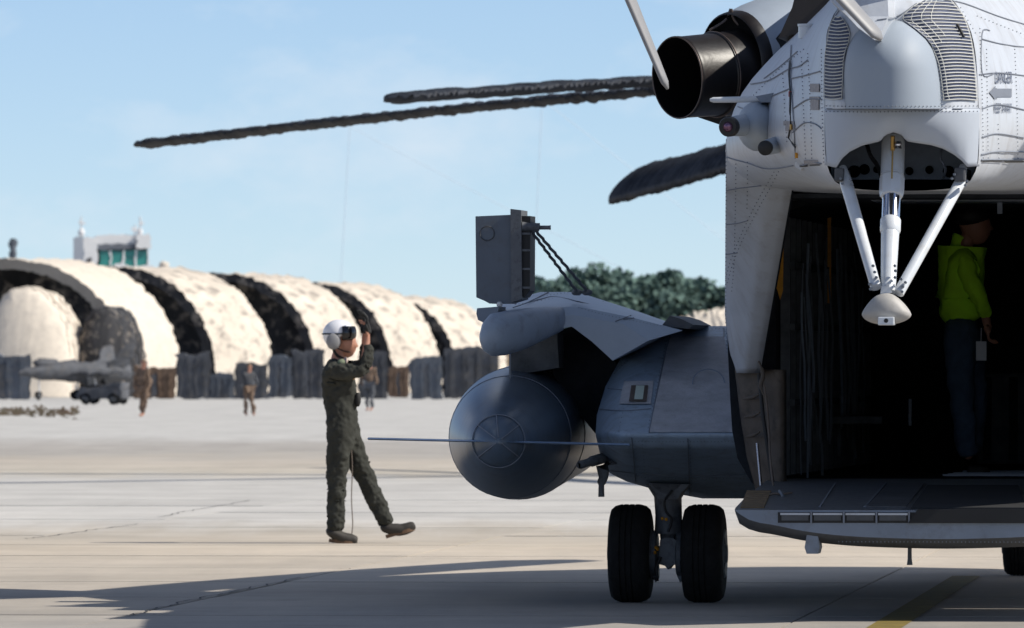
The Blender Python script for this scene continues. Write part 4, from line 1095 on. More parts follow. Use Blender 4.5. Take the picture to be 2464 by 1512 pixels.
def hand(P, prefix, wrist, palm_dir, finger_dir, thumb_dir, sc=1.0):
    """adds palm and five bent fingers to a skeleton"""
    n = {}; e = []
    wrist = Vector(wrist); pd = Vector(palm_dir).normalized(); fd = Vector(finger_dir).normalized(); td = Vector(thumb_dir).normalized()
    c = wrist + pd * .075 * sc; n[prefix+'palm'] = (c, (.032*sc, .018*sc)); e.append((prefix+'w', prefix+'palm'))
    for i, (o_, L) in enumerate(((-1.5,.062),(-.5,.075),(.5,.070),(1.5,.055))):
        a = c + td * (-o_) * .017 * sc + pd * .015*sc; b = a + pd * L*.45*sc; d2 = b + (pd*.3 + fd).normalized() * L*.55*sc; g = d2 + (fd - pd*.5).normalized() * L*.4*sc
        for s_, q, r in (('a', a, .009), ('b', b, .0085), ('c', d2, .008), ('d', g, .007)): n[f'{prefix}{i}{s_}'] = (q, r*sc)
        e += [(prefix+'palm', f'{prefix}{i}a')] + chain(*[f'{prefix}{i}{s_}' for s_ in 'abcd'])
    a = wrist + pd*.03*sc + td*.025*sc; b = a + (td + pd*.6).normalized()*.035*sc; g = b + (pd + fd*.5).normalized()*.032*sc
    for s_, q, r in (('a', a, .012), ('b', b, .011), ('c', g, .009)): n[f'{prefix}t{s_}'] = (q, r*sc)
    e += [(prefix+'palm', prefix+'ta')] + chain(prefix+'ta', prefix+'tb', prefix+'tc')
    return n, e

def head_mesh(name, c, r, face, m, parent, lat):
    """sculpted head: face = unit facing direction"""
    face = Vector(face).normalized(); up = Vector((0, 0, 1)); side = up.cross(face)
    vs, n1, n2 = [], 20, 28; rings = []
    for i in range(1, n1):
        a = math.pi * i / n1; rg = []
        for j in range(n2):
            b = 2*math.pi*j/n2; f_ = math.sin(a)*math.cos(b); s_ = math.sin(a)*math.sin(b); z = math.cos(a)
            rf, rs_, rz = r*.98, r*.78, r*1.18
            if z < -.1 and f_ < 0: rf *= (1 + z*.35)
            if z < 0: rs_ *= (1 + z*.28)
            p = face*f_*rf + side*s_*rs_ + up*z*rz
            g = lambda z0, s0, w: math.exp(-(((z-z0)/w)**2 + ((s_-s0)/w)**2)) if f_ > 0 else 0
            p += face * (r*.26*g(-.12,0,.13) + r*.10*g(-.45,0,.16) + r*.14*g(-.85,0,.25) - r*.10*g(.08,.32,.14) - r*.10*g(.08,-.32,.14) + r*.05*g(.25,0,.4))
            rg.append(Vector(c) + p)
        rings.append(rg)
    v, f = loft_vf(rings); hd = mesh(name, v, f, m, parent)
    return hd

def person_marshal():
    O = W(815, 1308, 83.66); O.z = 0
    P = empty('person', O, 0, label='marshaller in olive flight suit and white helmet striding with raised fists', cat='person')
    s = 285.3
    def q(x, y, d=0): return Vector(((x-815)/s, d, (1308-y)/s))
    sk = {'pel': (q(826,1040), .11), 'wai': (q(821,975), (.12,.10)), 'che': (q(814,915), (.13,.11)), 'nb': (q(812,874), .08), 'nk': (q(816,852), .055), 'hd': (q(822,830), .07)}
    body_n = dict(sk); body_n['Rw'] = (q(884,818,-.12), .028); body_n['Lw'] = (q(877,815,.11), .028)
    body_n.update({'Rs': (q(803,890,-.17), .05), 'Re': (q(874,894,-.19), .04), 'Ls': (q(812,888,.17), .05), 'Le': (q(876,884,.18), .04)})
    be = chain('pel','wai','che','nb','nk','hd') + [('che','Rs'),('Rs','Re'),('Re','Rw'),('che','Ls'),('Ls','Le'),('Le','Lw')]
    for pf, hp_, kn, an in (('R', q(822,1052,-.09), q(812,1172,-.09), q(806,1278,-.09)), ('L', q(836,1052,.09), q(884,1162,.10), q(934,1262,.10))):
        body_n.update({pf+'h': (hp_, .09), pf+'k': (kn, .055), pf+'a': (an, .045)}); be += [('pel', pf+'h'), (pf+'h', pf+'k'), (pf+'k', pf+'a')]
    for pf, wr_ in (('R', q(884,818,-.12)), ('L', q(877,815,.11))):
        hn, he = hand(None, pf, wr_, (0, 0, 1), (-.6, 0, .5), (0, -1 if pf == 'R' else 1, .1), .95)
        body_n.update(hn); be += he
    for k_ in ('pel','wai','che','Rh','Lh','Rk','Lk','Ra','La','Rs','Ls','Re','Le'): body_n[k_] = (body_n[k_][0], .035)
    skin('body', body_n, be, M['skin'], P, 2)
    # gloves closed over the hands
    for pf, wr_ in (('R', q(884,812,-.12)), ('L', q(877,809,.11))):
        hn, he = hand(None, pf, wr_, (0, 0, 1), (-.6, 0, .5), (0, -1 if pf == 'R' else 1, .1), 1.35)
        gn = {pf+'w': (wr_ + Vector((0,0,.02)), .042)}; gn.update(hn)
        skin('glove', gn, he, M['glove'], P, 2)
    # flight suit
    sn = {'pel': (q(824,1035), (.145,.15)), 'wai': (q(821,978), (.135,.14)), 'che': (q(814,925), (.15,.165)), 'nb': (q(812,886), (.12,.13)), 'nk': (q(814,864), .07),
          'Rs': (q(802,893,-.16), .078), 'Rm': (q(838,896,-.18), .072), 'Re': (q(876,892,-.19), .064), 'Rf': (q(886,856,-.15), .056), 'Rw': (q(886,828,-.12), .050),
          'Ls': (q(812,890,.16), .078), 'Lm': (q(846,888,.18), .070), 'Le': (q(878,880,.18), .062), 'Lf': (q(880,850,.14), .056), 'Lw': (q(878,824,.11), .050),
          'Rh': (q(818,1062,-.085), .115), 'Rt': (q(812,1120,-.09), .100), 'Rk': (q(811,1176,-.09), .086), 'Rc': (q(808,1228,-.09), .082), 'Ra': (q(807,1282,-.09), .078),
          'Lh': (q(838,1062,.08), .112), 'Lt': (q(862,1115,.09), .098), 'Lk': (q(886,1165,.10), .082), 'Lc': (q(908,1214,.10), .078), 'La': (q(934,1268,.10), .075)}
    se = chain('pel','wai','che','nb','nk') + [('nb','Rs')] + chain('Rs','Rm','Re','Rf','Rw') + [('nb','Ls')] + chain('Ls','Lm','Le','Lf','Lw') + [('pel','Rh')] + chain('Rh','Rt','Rk','Rc','Ra') + [('pel','Lh')] + chain('Lh','Lt','Lk','Lc','La')
    skin('flight_suit', sn, se, M['suit'], P, 4, .018, 13, seed=3)
    nr_ = [v_.normal.copy() for v_ in P.children[-1].data.vertices]
    displace_keep(P.children[-1].data, lambda co, ix: co + nr_[ix] * (noise.noise(co * 36) * .008))
    # boots
    for an, heel, ball, toe, d in ((q(806,1272,-.09), q(797,1293,-.09), q(835,1298,-.09), q(856,1300,-.09), -.09), (q(932,1258,.10), q(930,1284,.10), q(968,1278,.10), q(994,1266,.10), .10)):
        bo = skin('boot', {'z': (toe + (toe-ball).normalized()*.02, .03), 'a': (an, .078), 'm': (an.lerp(heel, .5), .074), 'h': (heel, .066), 'i': (heel.lerp(ball, .5) + Vector((0,0,.015)), .066), 'b': (ball, .058), 't': (toe, .046)},
             [('a','m'),('m','h'),('m','i'),('i','b'),('b','t'),('t','z')], M['bootd'], P, 2, .004, 20, root=2)
        dirn = (toe - heel).normalized(); nrm = Vector((dirn.z, 0, -dirn.x)) 
        if nrm.z > 0: nrm = -nrm
        rings = []
        for k in range(13):
            t = k/12; c = (heel - dirn*.015).lerp(toe + dirn*.005, t) + nrm*.012; w = .050*math.sqrt(max(.08, 1 - abs(2*t-1)**3))*(1.05 if t > .5 else .95)
            rings.append([c + Vector((0,w,0)), c + Vector((0,-w,0)), c + Vector((0,-w,0)) + nrm*.030, c + Vector((0,w,0)) + nrm*.030])
        v, f = loft_vf(rings); mesh('sole', v, f, M['boot'], bo, False)
    # head, helmet
    hd = head_mesh('head', q(830,828), .100, (1, -.40, .0), M['skin'], P, 0)
    rings = []
    hc = q(815,805); n1, n2 = 22, 32
    for i in range(1, n1):
        a = math.pi*i/n1; rg = []
        for j in range(n2):
            b = 2*math.pi*j/n2; x, y, z = math.sin(a)*math.cos(b), math.sin(a)*math.sin(b), math.cos(a)
            rx = .135; 
            if x > 0 and z < .15: rx = .135 * max(.12, 1 - (.15 - z)*2.6)
            zz = z if z > 0 else z * 1.0
            rg.append(hc + Vector((x*rx, y*.122, zz*.126)))
        rings.append(rg)
    v, f = loft_vf(rings); helm = mesh('helmet', v, f, M['helmet'], P)
    for sg in (-1, 1):
        c = q(803,822,sg*.115); rg = [circ(c + Vector((0,sg*t,0)), (0,1,0), r_, 20, r_*1.15) for t, r_ in ((-.03,.062),(.01,.060),(.022,.045),(.026,.01))]
        v, f = loft_vf(rg); mesh('ear_cup', v, f, mat('grey_ear_cup', (.24,.24,.245), .5, var=.06), helm)
    def vis(u, t):
        b = R(-78 + 156*u); ph = R(24 - 50*t)
        return hc + Vector((.004 + .141*math.cos(ph)*math.cos(b), .128*math.cos(ph)*math.sin(b), .012 + .135*math.sin(ph)))
    shell(mesh('visor', *grid_vf(vis, 24, 6), M['visor'], helm), .012)
    tube('visor_track', [hc + Vector((.137*math.cos(R(a)), .125*math.sin(R(a)), .004)) for a in range(60, 301, 12)], .007, M['glove'], helm, 6)
    tube('chin_strap', cat([q(803,842,-.10), q(812,856,-.07), q(830,864,-.01), q(812,856,.07), q(803,842,.10)], 16), .012, M['glove'], helm, 8)
    tube('boom_microphone', cat([q(808,836,-.11), q(830,846,-.10), q(846,848,-.03)], 10), .006, M['glove'], helm, 6)
    # patches, collar and pouch
    def patch(name, x, y, d, w, h_, m):
        v, f = loft_vf([circ(q(x, y, d), (.25,-1,.1), w, 16, h_), circ(q(x, y, d-.012), (.25,-1,.1), w*.92, 16, h_*.92)]); mesh(name, v, f, m, P)
    patch('shoulder_patch', 822, 872, -.125, .035, .03, M['patchg']); patch('chest_patch', 851, 905, -.11, .02, .035, M['patch'])
    patch('collar', 832, 868, -.06, .02, .03, mat('pale_collar', (.5,.4,.36), .8))
    blob('belt_pouch', q(861,962,-.06), .028, .04, .062, M['glove'], P, 14, 10)
    tube('hanging_cord', cat([q(845,1068,-.05), q(848,1130,-.06), q(846,1200,-.05), q(849,1260,-.05), q(846,1290,-.05)], 20), .005, M['rope'], P, 6)
    return P
person_marshal()

def person_simple(loc, hgt, facing, top, leg, label, seed, group=None, stride=.12, arms='down'):
    P = empty('person', loc, facing, label=label, cat='person', group=group)
    k = hgt / 1.78; r_ = random.Random(seed)
    def n(x, y, z, r): 
        r = tuple(c*k for c in r) if isinstance(r, tuple) else r*k
        return (Vector((x*k, y*k, z*k)), r)
    body = {'pel': n(0,0,.95,.12), 'wai': n(0,0,1.12,(.12,.10)), 'che': n(0,0,1.34,(.14,.10)), 'nk': n(0,.01,1.50,.055), 'hd': n(0,.02,1.6,.07),
            'Ls': n(-.18,0,1.42,.05), 'Le': n(-.25,-.02,1.14,.04), 'Lw': n(-.23,.08,.90,.028), 'Rs': n(.18,0,1.42,.05), 'Re': n(.25,-.02,1.14,.04), 'Rw': n(.23,.08,.90,.028),
            'Lh': n(-.09,0,.9,.085), 'Lk': n(-.10,stride*.5,.50,.06), 'La': n(-.10,stride,.09,.045), 'Lt': n(-.11,stride+.16,.04,.035),
            'Rh': n(.09,0,.9,.085), 'Rk': n(.10,-stride*.4,.50,.06), 'Ra': n(.10,-stride,.09,.045), 'Rt': n(.11,-stride+.16,.04,.035)}
    e = chain('pel','wai','che','nk','hd') + [('che','Ls')] + chain('Ls','Le','Lw') + [('che','Rs')] + chain('Rs','Re','Rw') + [('pel','Lh')] + chain('Lh','Lk','La','Lt') + [('pel','Rh')] + chain('Rh','Rk','Ra','Rt')
    b2 = {k_: (p_, (r_ * .5 if not isinstance(r_, tuple) else tuple(c*.5 for c in r_))) if k_ in ('pel','wai','che','Lh','Rh','Lk','Rk','Ls','Rs','Le','Re') else (p_, r_) for k_, (p_, r_) in body.items()}
    skin('body', b2, e, M['skin'], P, 2)
    jn = {a: (b, (r*1.28 if not isinstance(r, tuple) else tuple(c*1.22 for c in r))) for a, (b, r) in body.items()}
    skin('jacket', {a: jn[a] for a in ('che','wai','pel','Ls','Le','Lw','Rs','Re','Rw')}, [('che','wai'),('wai','pel'),('che','Ls')] + chain('Ls','Le','Lw') + [('che','Rs')] + chain('Rs','Re','Rw'), top, P, 2, .02*k, 9)
    skin('trousers', {a: jn[a] for a in ('pel','Lh','Lk','La','Rh','Rk','Ra')}, [('pel','Lh')] + chain('Lh','Lk','La') + [('pel','Rh')] + chain('Rh','Rk','Ra'), leg, P, 2, .02*k, 9)
    head_mesh('head', Vector((0,.02,1.64))*k, .098*k, (0,1,0), M['skin'], P, 0)
    blob('cap', Vector((0,0,1.70))*k, .105*k, .12*k, .07*k, leg, P, 14, 8)
    return P

# hi-vis crew member standing in the cabin
def person_cabin():
    O3 = H(2318, 1146, 0.8)
    wx = OX + O3.x*CS + 0.8*SN; wy = OY - O3.x*SN + 0.8*CS
    P = empty('person', (wx, wy, .80), 0, label='crew member in lime green long sleeved shirt and jeans inside the dark cabin', cat='person')
    s = F / wy; z0 = .80
    def q(x, y, d=0): return Vector(((x-2318)/s, d, CAMZ - (y-HOR)/s - z0))
    bn = {'pel': (q(2312,800), .11), 'wai': (q(2312,730), (.11,.10)), 'che': (q(2312,650), (.13,.11)), 'nk': (q(2322,585), .055), 'hd': (q(2334,560), .06),
          'Rs': (q(2312,620,-.18), .05), 'Re': (q(2352,715,-.22), .042), 'Rw': (q(2372,772,-.12), .03), 'Ls': (q(2318,618,.18), .05), 'Le': (q(2300,705,.22), .042), 'Lw': (q(2320,770,.15), .03),
          'Rh': (q(2306,835,-.09), .09), 'Rk': (q(2312,960,-.09), .06), 'Ra': (q(2330,1108,-.09), .045), 'Lh': (q(2330,835,.09), .09), 'Lk': (q(2350,960,.09), .06), 'La': (q(2335,1104,.1), .045)}
    e = chain('pel','wai','che','nk','hd') + [('che','Rs')] + chain('Rs','Re','Rw') + [('che','Ls')] + chain('Ls','Le','Lw') + [('pel','Rh')] + chain('Rh','Rk','Ra') + [('pel','Lh')] + chain('Lh','Lk','La')
    for pf, wr_ in (('R', q(2372,772,-.12)), ('L', q(2320,770,.15))):
        hn, he = hand(None, pf, wr_, (.1,0,-1), (1,.2,-.3), (0,-1,0), 1.0); bn.update(hn); e += he
    for k_ in ('pel','wai','che','Rh','Lh','Rk','Lk','Ra','La','Rs','Ls','Re','Le'): bn[k_] = (bn[k_][0], .035)
    skin('body', bn, e, M['skin'], P, 2)
    shn = {'che': (q(2312,655), (.155,.17)), 'wai': (q(2312,720), (.150,.155)), 'hem': (q(2312,790), (.16,.155)), 'nb': (q(2314,610), (.11,.12)), 'nk': (q(2318,588), .075),
           'Rs': (q(2316,632,-.17), .080), 'Rm': (q(2336,680,-.21), .070), 'Re': (q(2354,720,-.22), .058), 'Rw': (q(2370,765,-.13), .042), 'Ls': (q(2318,630,.17), .075), 'Le': (q(2300,705,.21), .06), 'Lw': (q(2318,762,.15), .045)}
    skin('shirt', shn, [('che','wai'),('wai','hem'),('che','nb'),('nb','nk'),('nb','Rs')] + chain('Rs','Rm','Re','Rw') + [('nb','Ls')] + chain('Ls','Le','Lw'), M['lime'], P, 3, .022, 7)
    skin('hood', {'a': (q(2296,590,-.02), .05), 'b': (q(2310,570,0), .065), 'c': (q(2300,610,0), .05)}, [('a','b'),('a','c')], M['lime'], P, 2, .01, 10)
    tn = {'wst': (q(2312,745), (.12,.12)), 'pel': (q(2312,800), (.135,.14)), 'Rh': (q(2306,850,-.085), .11), 'Rk': (q(2314,965,-.09), .085), 'Ra': (q(2328,1106,-.09), .07), 'Lh': (q(2330,850,.085), .11), 'Lk': (q(2352,965,.09), .08), 'La': (q(2338,1102,.1), .065)}
    skin('jeans', tn, [('wst','pel'),('pel','Rh')] + chain('Rh','Rk','Ra') + [('pel','Lh')] + chain('Lh','Lk','La'), M['jeans'], P, 3, .015, 9)
    for x, d in ((2330,-.09), (2338,.1)):
        skin('shoe', {'h': (q(x-6,1134,d), .045), 'b': (q(x+28,1136,d), .043), 't': (q(x+48,1138,d), .032)}, [('h','b'),('b','t')], M['bootd'], P, 2)
    head_mesh('head', q(2345,545), .10, (1,-.1,0), M['skin'], P, 0)
    blob('cap', q(2338,520), .115, .10, .085, M['hair'], P, 16, 10)
    a, b = q(2345,822,-.2), q(2370,868,-.2)
    box('badge', (a.x, -.205, b.z), (b.x, -.195, a.z), M['card'], P)
    tube('lanyard', [q(2358,790,-.19), q(2357,822,-.2)], .004, M['card'], P, 6)
person_cabin()

# far ground crew
def far_person(x, yb_, hpx, top, leg, label, seed, fc):
    Y = GY(yb_); p = W(x, yb_, Y); person_simple((p.x, Y, 0), hpx / (F/Y), fc, top, leg, label, seed)
far_person(345, 1004, 140, M['brown'], M['brown'], 'far ground crew figure in brown standing left of the marshaller near the grey jet', 1, R(150))
far_person(600, 1002, 130, M['slate'], M['brown'], 'far figure in slate blue top and brown trousers before the third shelter', 2, R(200))
far_person(888, 990, 128, M['brown'], M['slate'], 'far figure in brown jacket seen just right of the marshaller', 3, R(170))

# ------------------------------------------------------------------ shelters
PHI = R(31)
def shelter(px_foot, Yf, hpx, hw_px, len_px, label, seed, inner=None):
    s = F / Yf; X = (px_foot - 1232) / s
    a = Vector((math.sin(PHI), math.cos(PHI), 0)); side = Vector((math.cos(PHI), -math.sin(PHI), 0))
    hw = hw_px / s / math.cos(PHI); Hh = hpx / s; L = len_px / s / math.sin(PHI)
    T = empty('aircraft_shelter', (X, Yf, 0), 0, label=label, cat='shelter', group='arched aircraft shelters along the far side of the apron')
    c0 = -side * hw
    def arc(u, d, k=1.0):
        th = math.pi * u; e = .80
        x = math.copysign(abs(math.cos(th))**e, math.cos(th)); z = max(0, math.sin(th))**.86
        p = c0 - side * (hw*x*k) + a*d + Vector((0,0,Hh*z*k))
        return p
    nn = 300
    v, f = grid_vf(lambda u, t: arc(u, t*L), nn, 36); mesh('cover', v, f, M['cream' if seed < 2 else 'creamw'], T)
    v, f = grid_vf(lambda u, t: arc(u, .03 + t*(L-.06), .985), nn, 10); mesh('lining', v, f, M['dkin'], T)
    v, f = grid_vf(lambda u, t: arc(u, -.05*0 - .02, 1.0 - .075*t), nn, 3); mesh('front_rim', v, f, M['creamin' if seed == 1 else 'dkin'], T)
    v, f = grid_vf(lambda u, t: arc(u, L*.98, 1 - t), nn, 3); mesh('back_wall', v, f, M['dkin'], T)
    for k in range(1, 4):
        rb = [arc(i/60, L*k/4, .965) for i in range(61)]; v, f = tube_vf(rb, .10, 6); mesh('arch_rib', v, f, M['slate'], T)
    return T
sh = [(310,480,335,345,125,'largest cream arched shelter with open dark mouth at far left'),
      (522,505,312,290,135,'second cream arched shelter from the left, behind the largest'),
      (768,530,292,275,120,'third cream arched shelter, directly behind the marshaller'),
      (948,552,268,240,115,'fourth cream arched shelter, right of the marshaller'),
      (1105,575,232,225,120,'last and smallest cream arched shelter, left of the helicopter tank')]
for i, (x, Y, h, hw, L, lab) in enumerate(sh): shelter(x, Y, h, hw, L, lab, i + 1)
# small tents inside the first shelter mouth
def tent(x, Y, hpx, wpx, label, m, ribs=5, ml=None):
    s = F/Y; X = (x-1232)/s; T = empty('dome_tent', (X, Y, 0), 0, label=label, cat='tent')
    hw = wpx/2/s; Hh = hpx/s
    def fn(u, t):
        th = math.pi*u; k = math.sqrt(max(.02, 1 - (max(0, .35-t)/.35)**2)); d = t*4
        w = .07*noise.noise(Vector((u*20, t*9, x)))
        return Vector((-hw*math.cos(th)*k*(1) + w + d*.25, d - .5, Hh*math.sin(th)**.8*k + w))
    v, f = grid_vf(fn, 60, 20); mesh('canvas', v, f, m, T)
    for k in range(ribs):
        rb = [fn(i/40, .36 + k*.13) * 1.005 for i in range(41)]; v, f = tube_vf(rb, .05, 5); mesh('rib', v, f, ml or m, T)
    return T
tent(40,470,262,235,'bright cream dome tent inside the largest shelter', M['cream'])
tent(228,472,215,135,'dark ribbed tent beside the cream dome tent', M['dkin'], 6, M['slate'])

# low dark equipment in front of the shelters
def container(x0, x1, ytop, ybase, m, label):
    Y = GY(ybase); s = F/Y; a = W(x0, ybase, Y); b = W(x1, ytop, Y)
    T = empty('equipment_container', (a.x, Y, 0), 0, label=label, cat='container')
    w = b.x - a.x; h = b.z; n = 14
    def fn(u, t):
        x = w*u; z = h*t; q = Vector((x*1.3 + x0, z*1.3, 0)); 
        return Vector((x + noise.noise(q)*.14, .0, max(0, z + noise.noise(q*1.4 + Vector((3,1,0)))*.16)))
    F1 = [fn(i/24, 1) for i in range(25)]; F0 = [fn(i/24, 0) for i in range(25)]
    rg = [F0, F1, [p + Vector((0,2.4,0)) for p in F1], [p + Vector((0,2.4,0)) for p in F0]]
    v, f = loft_vf(rg, False, False, False); mesh('side_panel', v, f, m, T, False)
    for k in range(4):
        x = w*(k+.5)/4; box('corrugation', (x-.04, -.06, .1), (x+.04, -.005, h-.2), m, T)
    box('door', (w*.42, -.04, .1), (w*.56, -.006, h*.8), M['slate'], T)
    return T
cs_ = [(-60,66,852,962,'bluegrey','blue grey container at the far left picture edge'), (322,420,884,960,'brown','low brown container right of the parked jet, in front of the bright first barrel'),
       (426,500,850,961,'slate','tall slate container below the second shelter mouth'), (504,562,900,960,'bluegrey','low blue grey container just left of the far figure in slate blue'),
       (566,640,874,961,'slate','slate container centred below the bright second barrel'), (644,700,856,958,'bluegrey','blue grey container under the third dark shelter mouth'), (702,780,842,960,'slate','tall dark container just left of the marshaller'),
       (862,930,848,960,'slate','dark container just right of the marshaller'), (934,984,880,957,'brown','low brown container under the fourth shelter mouth'), (988,1064,862,961,'bluegrey','blue grey container below the fourth shelter'), (1068,1200,836,960,'slate','long slate container partly behind the drop tank')]
for x0, x1, yt, yb_, m_, lab in cs_: container(x0, x1, yt, yb_, M[m_], lab)

# parked grey jet
def jet():
    Y = 430; s = F/Y; p = W(165, 880, Y)
    T = empty('parked_jet', (p.x, Y, 0), R(-50), label='blue grey parked jet in front of the largest shelter', cat='aircraft')
    prof = [(-3.4,.05,1.5),(-2.8,.25,1.5),(-2,.4,1.5),(-1,.52,1.55),(0,.6,1.55),(1.5,.62,1.5),(3,.55,1.5),(4,.4,1.5)]
    rings = [[Vector((r*math.cos(a)*1.1, y, z + r*math.sin(a))) for a in [2*math.pi*j/18 for j in range(18)]] for y, r, z in prof]
    v, f = loft_vf(rings); mesh('fuselage', v, f, M['slate'], T)
    blob('canopy', (0,-1.5,2.0), .3, .9, .28, M['slate'], T, 16, 8)
    for s_ in (-1, 1):
        v, f = loft_vf([[Vector((s_*.5,-.3,1.5)), Vector((s_*.5,2.4,1.5)), Vector((s_*.5,2.4,1.4)), Vector((s_*.5,-.3,1.4))], [Vector((s_*3.0,1.4,1.45)), Vector((s_*3.0,2.5,1.45)), Vector((s_*3.0,2.5,1.40)), Vector((s_*3.0,1.4,1.40))]])
        mesh('wing', v, f, M['slate'], T, False)
        v, f = loft_vf([[Vector((s_*.5,2.2,1.8)), Vector((s_*.5,3.6,1.8)), Vector((s_*.56,3.6,1.8)), Vector((s_*.56,2.2,1.8))], [Vector((s_*.95,3.2,3.0)), Vector((s_*.95,3.8,3.0)), Vector((s_*1.0,3.8,3.0)), Vector((s_*1.0,3.2,3.0))]])
        mesh('tail_fin', v, f, M['slate'], T, False)
        tube('gear_leg', [(s_*.8,1.2,1.3),(s_*.9,1.2,.2)], .06, M['white'], T, 8); wheel(T, (s_*.9,1.2,.28), .28, .2)
    tube('gear_leg', [(0,-2,1.2),(0,-2,.2)], .05, M['white'], T, 8); wheel(T, (0,-2,.24), .24, .16)
    T.scale = (.8, .8, .8)
jet()
# tow tractor, extinguisher, posts, chock
def tractor():
    Y = GY(974); p = W(250, 974, Y)
    T = empty('tow_tractor', (p.x, Y, 0), R(70), label='small dark tow tractor standing right of the parked jet', cat='tractor')
    box('chassis', (-.45,-.9,.22), (.45,.9,.62), M['slate'], T, .05); box('hood', (-.38,-.85,.62), (.38,.0,.80), M['slate'], T, .04)
    box('seat', (-.25,.2,.62), (.25,.6,.75), M['black'], T, .03); box('seat_back', (-.25,.58,.7), (.25,.68,1.05), M['black'], T, .03)
    for x in (-.42,.42):
        for y in (-.6,.6): wheel(T, (x,y,.22), .22, .16)
    tube('steering_wheel', [(0,-.05,.78),(0,.05,.95)], [.02,.16], M['black'], T, 12)
tractor()
Y = GY(938); p = W(82, 938, Y)
T = empty('fire_extinguisher_cart', (p.x, Y, 0), 0, label='red wheeled fire extinguisher beside the pale posts', cat='extinguisher')
lathe('cylinder', (0,0,.3), (0,0,1.25), [(0,.12),(.06,.2),(.85,.2),(.95,.1),(1,.05)], M['red'], T, 18)
for x in (-.28,.28): wheel(T, (x,0,.2), .2, .08)
tube('handle', [(-.2,.1,.4),(-.2,.25,1.4),(.2,.25,1.4),(.2,.1,.4)], .02, M['black'], T, 8)
for x, yt, yb_, lab in ((33,842,950,'short pale post at the far left before the shelter'), (57,792,950,'tall pale post with two cross pieces at the far left'), (328,860,946,'pale post right of the parked jet')):
    Y = GY(yb_); p = W(x, yb_, Y); h = (yb_ - yt)/(F/Y)
    T = empty('post', (p.x, Y, 0), 0, label=lab, cat='post'); pts = [Vector((noise.noise(Vector((i*.9,x,0)))*.05, 0, h*i/14)) for i in range(15)]
    tube('pole', pts, .06, M['white'], T, 10); box('crosspiece', (-.5,-.05,h*.55), (.5,.05,h*.55+.06), M['white'], T); lathe('lamp_head', (0,0,h), (0,0,h+.2), [(0,.12),(1,.08)], M['bluegrey'], T, 10)
Y = GY(998); p = W(155, 998, Y)
v, f = loft_vf([[Vector((-.22,-.1,0)),Vector((.22,-.1,0)),Vector((.10,-.1,.16)),Vector((-.10,-.1,.16))],[Vector((-.22,.12,0)),Vector((.22,.12,0)),Vector((.10,.12,.16)),Vector((-.10,.12,.16))]])
o = mesh('wheel_chock', v, f, M['brown'], None, False, label='dark wheel chock lying alone on the far apron', cat='chock'); o.location = (p.x, Y, 0)
grs = MB()
for i in range(150):
    x = rnd.uniform(-60, 190); y = rnd.gauss(994, 6); Yg = GY(y); p = W(x, y, Yg); h = rnd.uniform(.03,.16)
    grs.add([(p.x-.1,Yg,0),(p.x+.1,Yg,0),(p.x+rnd.uniform(-.1,.1),Yg,h)], [(0,1,2)])
grs.build('dry_grass', M['earth'], None, kind='stuff', label='sparse dry grass in the pavement joint at far left', cat='grass')

# control tower
def tower():
    Y = 820; s = F/Y; p = W(272, 880, Y)
    T = empty('control_tower', (p.x, Y, 0), R(14), label='white control tower with teal cab windows and masts above the shelters', cat='tower')
    def z(y): return CAMZ - (y-HOR)/s
    def X(x): return (x-272)/s
    box('shaft', (X(205),-1,0), (X(330),3.2,z(652)), M['white'], T)
    box('cab_floor', (X(185),-2,z(652)), (X(358),3.6,z(640)), M['white'], T)
    box('cab', (X(228),-1.4,z(644)), (X(345),3.0,z(600)), M['slate'], T)
    for i in range(4):
        x0 = X(230 + i*30); box('window', (x0,-1.52,z(640)), (x0 + 26/s,-1.42,z(604)), M['teal'], T); box('mullion', (x0 + 26/s,-1.6,z(642)), (x0+30/s,-1.41,z(602)), M['white'], T)
    box('side_block', (X(190),-1.8,z(650)), (X(222),2.6,z(572)), M['white'], T); box('side_window', (X(196),-1.9,z(648)), (X(208),-1.79,z(622)), M['slate'], T)
    box('corner_block', (X(318),-1.9,z(600)), (X(352),2.8,z(566)), M['white'], T); 
    box('roof', (X(200),-1.7,z(600)), (X(318),3.2,z(588)), M['bluegrey'], T); box('parapet', (X(222),-1.5,z(588)), (X(318),3.0,z(568)), M['white'], T)
    for x, yt in ((194,520),(338,522),(326,540)):
        tube('mast', [(X(x),0,z(572)), (X(x),0,z(yt))], .07, M['white'], T, 8); box('aerial', (X(x)-.2,-.1,z(yt+18)), (X(x)+.25,.1,z(yt+12)), M['white'], T)
        blob('radome', (X(x),0,z(yt+40)), .28, .28, .3, M['white'], T, 12, 8)
tower()
Y = 820; s = F/Y; p = W(31, 880, Y)
T = empty('chimney', (p.x, Y, 0), 0, label='dark grey chimney stack rising behind the largest shelter', cat='chimney')
zt = CAMZ + (880-580)/s
lathe('stack', (0,0,0), (0,0,zt), [(0,.45),(.97,.36),(.975,.42),(1,.42)], M['bluegrey'], T, 18); lathe('flue', (0,0,zt), (0,0,zt+.12), [(0,.3),(1,.3)], M['black'], T, 14)
Y = 800; s = F/Y; p = W(395, 880, Y); zt = CAMZ + (880-628)/s
T = empty('water_tank', (p.x, Y, 0), 0, label='pale rooftop tank right of the control tower', cat='tank'); lathe('tank_body', (0,0,zt-1.0), (0,0,zt), [(0,.4),(.8,.42),(1,.15)], M['cream'], T, 16); tube('tank_stand', [(0,0,0),(0,0,zt-1.0)], .2, M['white'], T, 8)

